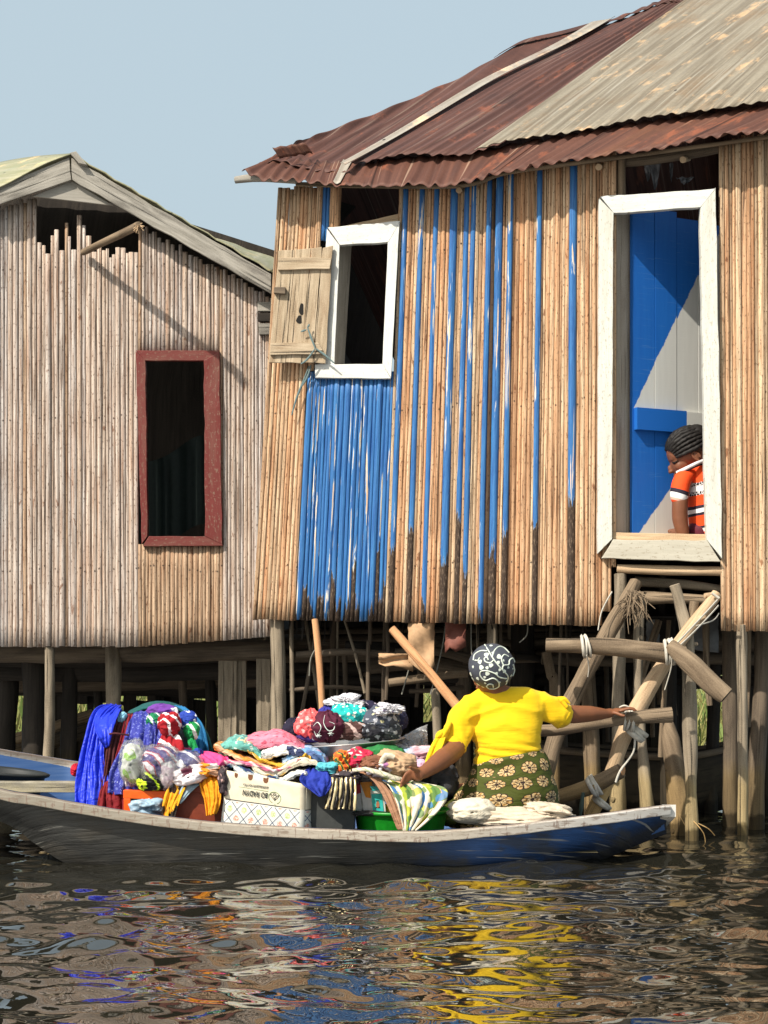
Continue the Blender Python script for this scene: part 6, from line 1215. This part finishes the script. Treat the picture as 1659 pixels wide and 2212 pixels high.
    kn = MB(); mb_ell(kn, P(985, 1752, 9.30), (.075, .10, .06)); mb_ell(kn, P(968, 1770, 9.25), (.05, .08, .035)); o = kn.build('skirt', m.m, t); 
    # head wrap with vines
    W = NB('wrap_cloth'); f_ = W.noise(W.obj(), 30., 4.); W.col(W.mix(f_, (.045, .050, .066), (.065, .072, .09))); W.rough(.65); W.bump(W.noise(W.obj(), 14., 3.), .3, .01)
    WC = P(1062, 1439, 9.24); RX, RY, RZ = 50 * 9.24 / F, .125, 49 * 9.24 / F; G = []
    for i in range(31):
        th = math.pi * i / 30; r = []
        for j in range(60):
            ph = 2 * math.pi * j / 60; q = Vector((math.sin(th) * math.cos(ph), math.sin(th) * math.sin(ph), math.cos(th))); e = 1 + .02 * nz(q.x * 3, q.y * 3, q.z * 3) - .02 * (abs(math.sin(ph * 9)) * (1 if q.z < -.7 else 0)); r.append(WC + Vector((q.x * RX, q.y * RY, q.z * RZ)) * e)
        G.append(r)
    mb = MB(); grid(mb, G, None, closed=True, flip=True); wrap = mb.build('head_wrap', W.m, t)
    def on(u, v, l=.0015):
        x, z = (u - 1062) / 50., (1439 - v) / 49.; k = min(.985, math.hypot(x, z)); 
        if math.hypot(x, z) > .985: x, z = x / math.hypot(x, z) * .985, z / math.hypot(x, z) * .985
        y = -(max(0, 1 - x * x - z * z)) ** .5; q = Vector((x, y, z)); return WC + Vector((q.x * RX, q.y * RY, q.z * RZ)) * (1 + .012) 
    Z = lambda a, b_: (1600 / 1.8228 + a * 600 / 1659 / 1.8228, 2480 / 1.8228 + b_ * 600 / 1659 / 1.8228)
    V = MB()
    for pl in ([(850, 160), (880, 220), (930, 310), (1000, 400), (1060, 460), (1095, 510), (1080, 590)], [(920, 300), (945, 230), (1000, 185), (1060, 200), (1110, 250)], [(870, 230), (800, 230), (740, 270), (725, 330)], [(940, 320), (900, 355), (850, 345), (838, 310), (865, 300), (880, 325)],
               [(1080, 525), (1000, 510), (950, 470), (860, 440), (800, 450), (800, 500), (850, 545), (930, 520), (990, 560), (1000, 610), (960, 640)], [(960, 640), (900, 640), (870, 610), (890, 585), (930, 590), (940, 620)], [(1030, 430), (1040, 385), (1100, 375), (1110, 330), (1150, 310), (1180, 350)], [(1040, 380), (1020, 320), (1050, 270), (1100, 290)], [(740, 330), (770, 330), (790, 300)], [(1150, 380), (1170, 440), (1150, 500)]):
        tube(V, [on(*Z(*p)) for p in pl], .0036, n=len(pl) * 6, seg=6, lump=0)
    for (a, b_, r) in ((860, 270, 24), (995, 290, 26), (805, 405, 24), (905, 380, 22), (868, 470, 22), (1095, 405, 14), (842, 510, 14), (720, 400, 14), (915, 172, 16), (1050, 445, 18), (700, 480, 22), (720, 535, 22), (770, 525, 18), (790, 345, 22), (1130, 495, 14), (965, 470, 16), (1000, 565, 14), (1040, 330, 12), (930, 250, 14), (1000, 430, 14), (865, 408, 16), (780, 590, 20), (850, 575, 12), (1085, 550, 16), (1150, 420, 10), (985, 350, 16), (830, 620, 16)):
        c = on(*Z(a, b_)); n_ = (c - WC).normalized(); q = n_.orthogonal().normalized(); q2 = n_.cross(q); rr_ = r * 600 / 1659 / 1.8228 * 9.24 / F * 1.22; ring = [c + (q * math.cos(k) + q2 * math.sin(k)) * rr_ * .9 * (1 + .12 * math.sin(3 * k + a)) for k in np.linspace(0, 6.283, 15)[:-1]]; V.add(ring + [c + n_ * .001], [(i, (i + 1) % 14, 14) for i in range(14)])
    V.build('printed_vines', flat('mint_cream', (.66, .72, .62)), wrap)
woman()
def child():
    t = thing('person', P(1500, 1152, 10.45), 'person with braided hair and striped orange shirt leaning on the sill of the doorway', 'person')
    y0 = 10.46; b = MB(); px = y0 / F
    C = P(1486, 972, y0); X = Vector((-math.cos(R(28)), 0, -math.sin(R(28)))); Zu = Vector((-math.sin(R(28)), 0, math.cos(R(28)))); Yn = Vector((0, -1, 0))
    Mh = Matrix((X, Yn, Zu)).transposed()
    L = lambda f, s, u: C + X * f * px + Yn * s * px + Zu * u * px
    mb_ell(b, C, (48 * px, 37 * px, 43 * px), Mh, n=28); mb_ell(b, L(28, 0, -22), (24 * px, 28 * px, 27 * px), Mh); mb_ell(b, L(34, 0, -44), (11 * px, 15 * px, 9 * px), Mh); mb_ell(b, L(34, 0, 2), (13.5 * px, 25 * px, 16 * px), Mh)
    mb_ell(b, L(53, 0, -18), (5 * px, 6 * px, 8 * px), Mh, n=12); mb_ell(b, L(55, 0, -24), (6 * px, 8 * px, 4.5 * px), Mh, n=12); mb_ell(b, L(49, 0, -36), (6 * px, 11 * px, 4 * px), Mh, n=12); mb_ell(b, L(43, 0, -2), (5 * px, 20 * px, 5 * px), Mh, n=12)
    for s in (1, -1): mb_ell(b, L(33, 18 * s, -22), (13 * px, 10 * px, 12 * px), Mh)
    limb(b, [L(-8, 0, -20), P(1512, 1005, y0), P(1525, 1035, y0)], [22 * px, 20 * px, 24 * px])
    # trunk and legs kneeling behind the jamb
    limb(b, [P(1525, 1035, y0), P(1535, 1090, y0), P(1535, 1150, y0 + .02)], [34 * px, 36 * px, 38 * px]); limb(b, [P(1540, 1150, y0 + .02), P(1500, 1160, y0 + .28)], [30 * px, 20 * px]); limb(b, [P(1560, 1150, y0 + .05), P(1570, 1158, y0 + .3)], [28 * px, 20 * px]); limb(b, [P(1500, 1160, y0 + .28), P(1560, 1164, y0 + .35)], [18 * px, 12 * px]); limb(b, [P(1570, 1160, y0 + .3), P(1620, 1164, y0 + .35)], [18 * px, 12 * px])
    ya = y0 - .115
    limb(b, [P(1480, 1030, ya + .03), P(1470, 1080, ya), P(1469, 1120, ya), P(1475, 1150, ya)], [18 * px, 17.5 * px, 17 * px, 14 * px], n=30); limb(b, [P(1475, 1151, ya), P(1464, 1152, ya + .09), P(1452, 1150, ya + .19)], [13 * px, 12 * px, 8 * px])
    pw = P(1449, 1148, ya + .22); mb_ell(b, pw, (.028, .034, .014))
    for k in range(4): finger(b, pw + Vector((-.012 + k * .012, .028, 0)), Vector((-.3 + .12 * k, .9, -.05)), (.1, .2, .2), .048 + .006 * (k in (1, 2)), .0065, Vector((1, 0, 0)) * -1)
    finger(b, pw + Vector((-.022, 0, .003)), Vector((-.8, .5, 0)), (.1, .1, .1), .040, .0075, Vector((0, 0, 1)))
    body = b.build('body', SKIN2, t); fuse(body, .0045, 9)
    # ear, eye
    e = MB(); c = L(-3, 36, -20); G = []
    for i in range(9):
        a = i / 8 * 4.6 - .4; tube_c = c + X * (-6.5 * px * math.cos(a + .4)) + Zu * (11 * px * math.sin(a)) ; G.append(tube_c)
    limb(e, G, [3.0 * px] * 2, seg=8); mb_ell(e, c, (6 * px, 2.5 * px, 9 * px), Mh, n=12); e.build('ear', SKIN2, t)
    e = MB(); mb_ell(e, L(-3, 38, -33), (.004, .004, .004), n=10); e.build('earring', flat('silver_stud', (.75, .75, .78), .2), t)
    e = MB(); limb(e, [L(45, 17, -9), L(41, 23, -11), L(35, 27, -10)], [1.6 * px, 2.2 * px, 1.2 * px], seg=6); e.build('eyelid', flat('dark_lash', (.012, .008, .006)), t)
    # cornrows from the hairline to the nape
    HR = flat('black_hair', (.012, .010, .009), .6); h = MB(); mb_ell(h, C - X * 7 * px + Zu * 4 * px, (44 * px, 37.6 * px, 41 * px), Mh, n=28); cap = h.build('hair', flat('scalp', (.10, .055, .035), .6), t)
    h = MB()
    for s in (1, -1):
        for k in range(9):
            al = R(4 + k * 11.8); pts = []; rad = []
            for q in range(15):
                tt = R(24 + k * 2.2) + (R(176) - R(24 + k * 2.2)) * q / 14; p = C - X * 3 * px + Zu * 2 * px + X * (49 * px * math.cos(tt)) + (Zu * math.cos(al) * 45 * px + Yn * s * math.sin(al) * 40 * px) * math.sin(tt) ; pts.append(p); rad.append((1.3 + 3.5 * math.sin(tt) ** .8) * px)
            tube(h, pts, rad, n=70, seg=9, lump=.25, seed=k, lumpf=60.)
    mb_ell(h, C - X * 44 * px - Zu * 4 * px, (16 * px, 22 * px, 20 * px), Mh); mb_ell(h, C - X * 30 * px + Zu * 18 * px, (26 * px, 30 * px, 26 * px), Mh)
    h.build('braid', HR, cap)
    # shirt with bands
    m = NB('banded_shirt'); g = m.new('NewGeometry').outputs['Position']; s3 = m.sep(g); z = m.math('SUBTRACT', s3[2], m.math('MULTIPLY', s3[0], .16)); wv = m.math('MULTIPLY', m.math('SUBTRACT', m.noise(g, 14., 2.), .5), .010); z = m.math('ADD', z, wv)
    def zat(u, v): p = P(u, v, y0 - .1); return p.z - .16 * p.x
    OG, DK, WT = (.82, .075, .012), (.022, .016, .03), (.76, .74, .74); bands = [(zat(1505, 1150), WT), (zat(1505, 1142), DK), (zat(1505, 1137), OG), (zat(1505, 1114), DK), (zat(1505, 1108), WT), (zat(1505, 1099), DK), (zat(1505, 1092), OG), (zat(1505, 1070), (.2, .17, .16)), (zat(1505, 1062), WT), (zat(1505, 1050), (.2, .17, .16)), (zat(1505, 1042), OG)]
    col = OG; lp = m.mix(m.step(m.vor(g, 60., 'DISTANCE_TO_EDGE'), .06, .10), WT, (.02, .015, .015))
    for zz, c in bands: col = m.mix(m.math('GREATER_THAN', z, zz), col, lp if c == (.2, .17, .16) else c)
    m.col(col); m.rough(.8); m.bump(m.noise(g, 12., 3., .5, .8), .4, .012)
    s = MB(); mb_ell(s, P(1492, 1022, y0), (26 * px, 34 * px, 14 * px)); limb(s, [P(1508, 1020, y0), P(1520, 1050, y0), P(1530, 1100, y0), P(1531, 1144, y0)], [36 * px, 43 * px, 46 * px, 42 * px], n=30); o = s.build('shirt', m.m, t); fuse(o, .008, 6)
    m2 = NB('sleeve_shirt'); g = m2.new('NewGeometry').outputs['Position']; s3 = m2.sep(g); z = m2.math('ADD', s3[2], m2.math('MULTIPLY', s3[0], .30)); 
    def zs(u, v): p = P(u, v, y0 - .15); return p.z + .30 * p.x
    col = OG
    for v, c in ((1083, (.72, .45, .36)), (1078, WT), (1066, DK), (1057, OG)): col = m2.mix(m2.math('GREATER_THAN', z, zs(1468, v)), col, c)
    m2.col(col); m2.rough(.8); m2.bump(m2.noise(g, 12., 3., .5, .8), .4, .012)
    s = MB(); limb(s, [P(1490, 1022, ya + .06), P(1474, 1038, ya + .01), P(1468, 1062, ya), P(1468, 1074, ya)], [17 * px, 20 * px, 20.5 * px, 20 * px], n=20); o = s.build('sleeve', m2.m, t); fuse(o, .007, 4)
    s = MB()
    for q, (c, w_) in enumerate(((WT, 3.6), (DK, 1.6))):
        pts = [P(1463, 1021 + q * 4, y0 - .085), P(1480, 1013 + q * 5, y0 - .12), P(1505, 1001 + q * 6, y0 - .12), P(1535, 990 + q * 6, y0 - .06)]; mb = MB(); tube(mb, pts, w_ * px * 1.2, n=18, seg=8, lump=.05); mb.build('collar', flat('collar%d' % q, c), t)
    s = MB(); limb(s, [P(1515, 1148, y0 - .02), P(1530, 1152, y0)], [30 * px, 34 * px]); s.build('skirt', flat('maroon_cloth', (.12, .015, .03)), t)
child()
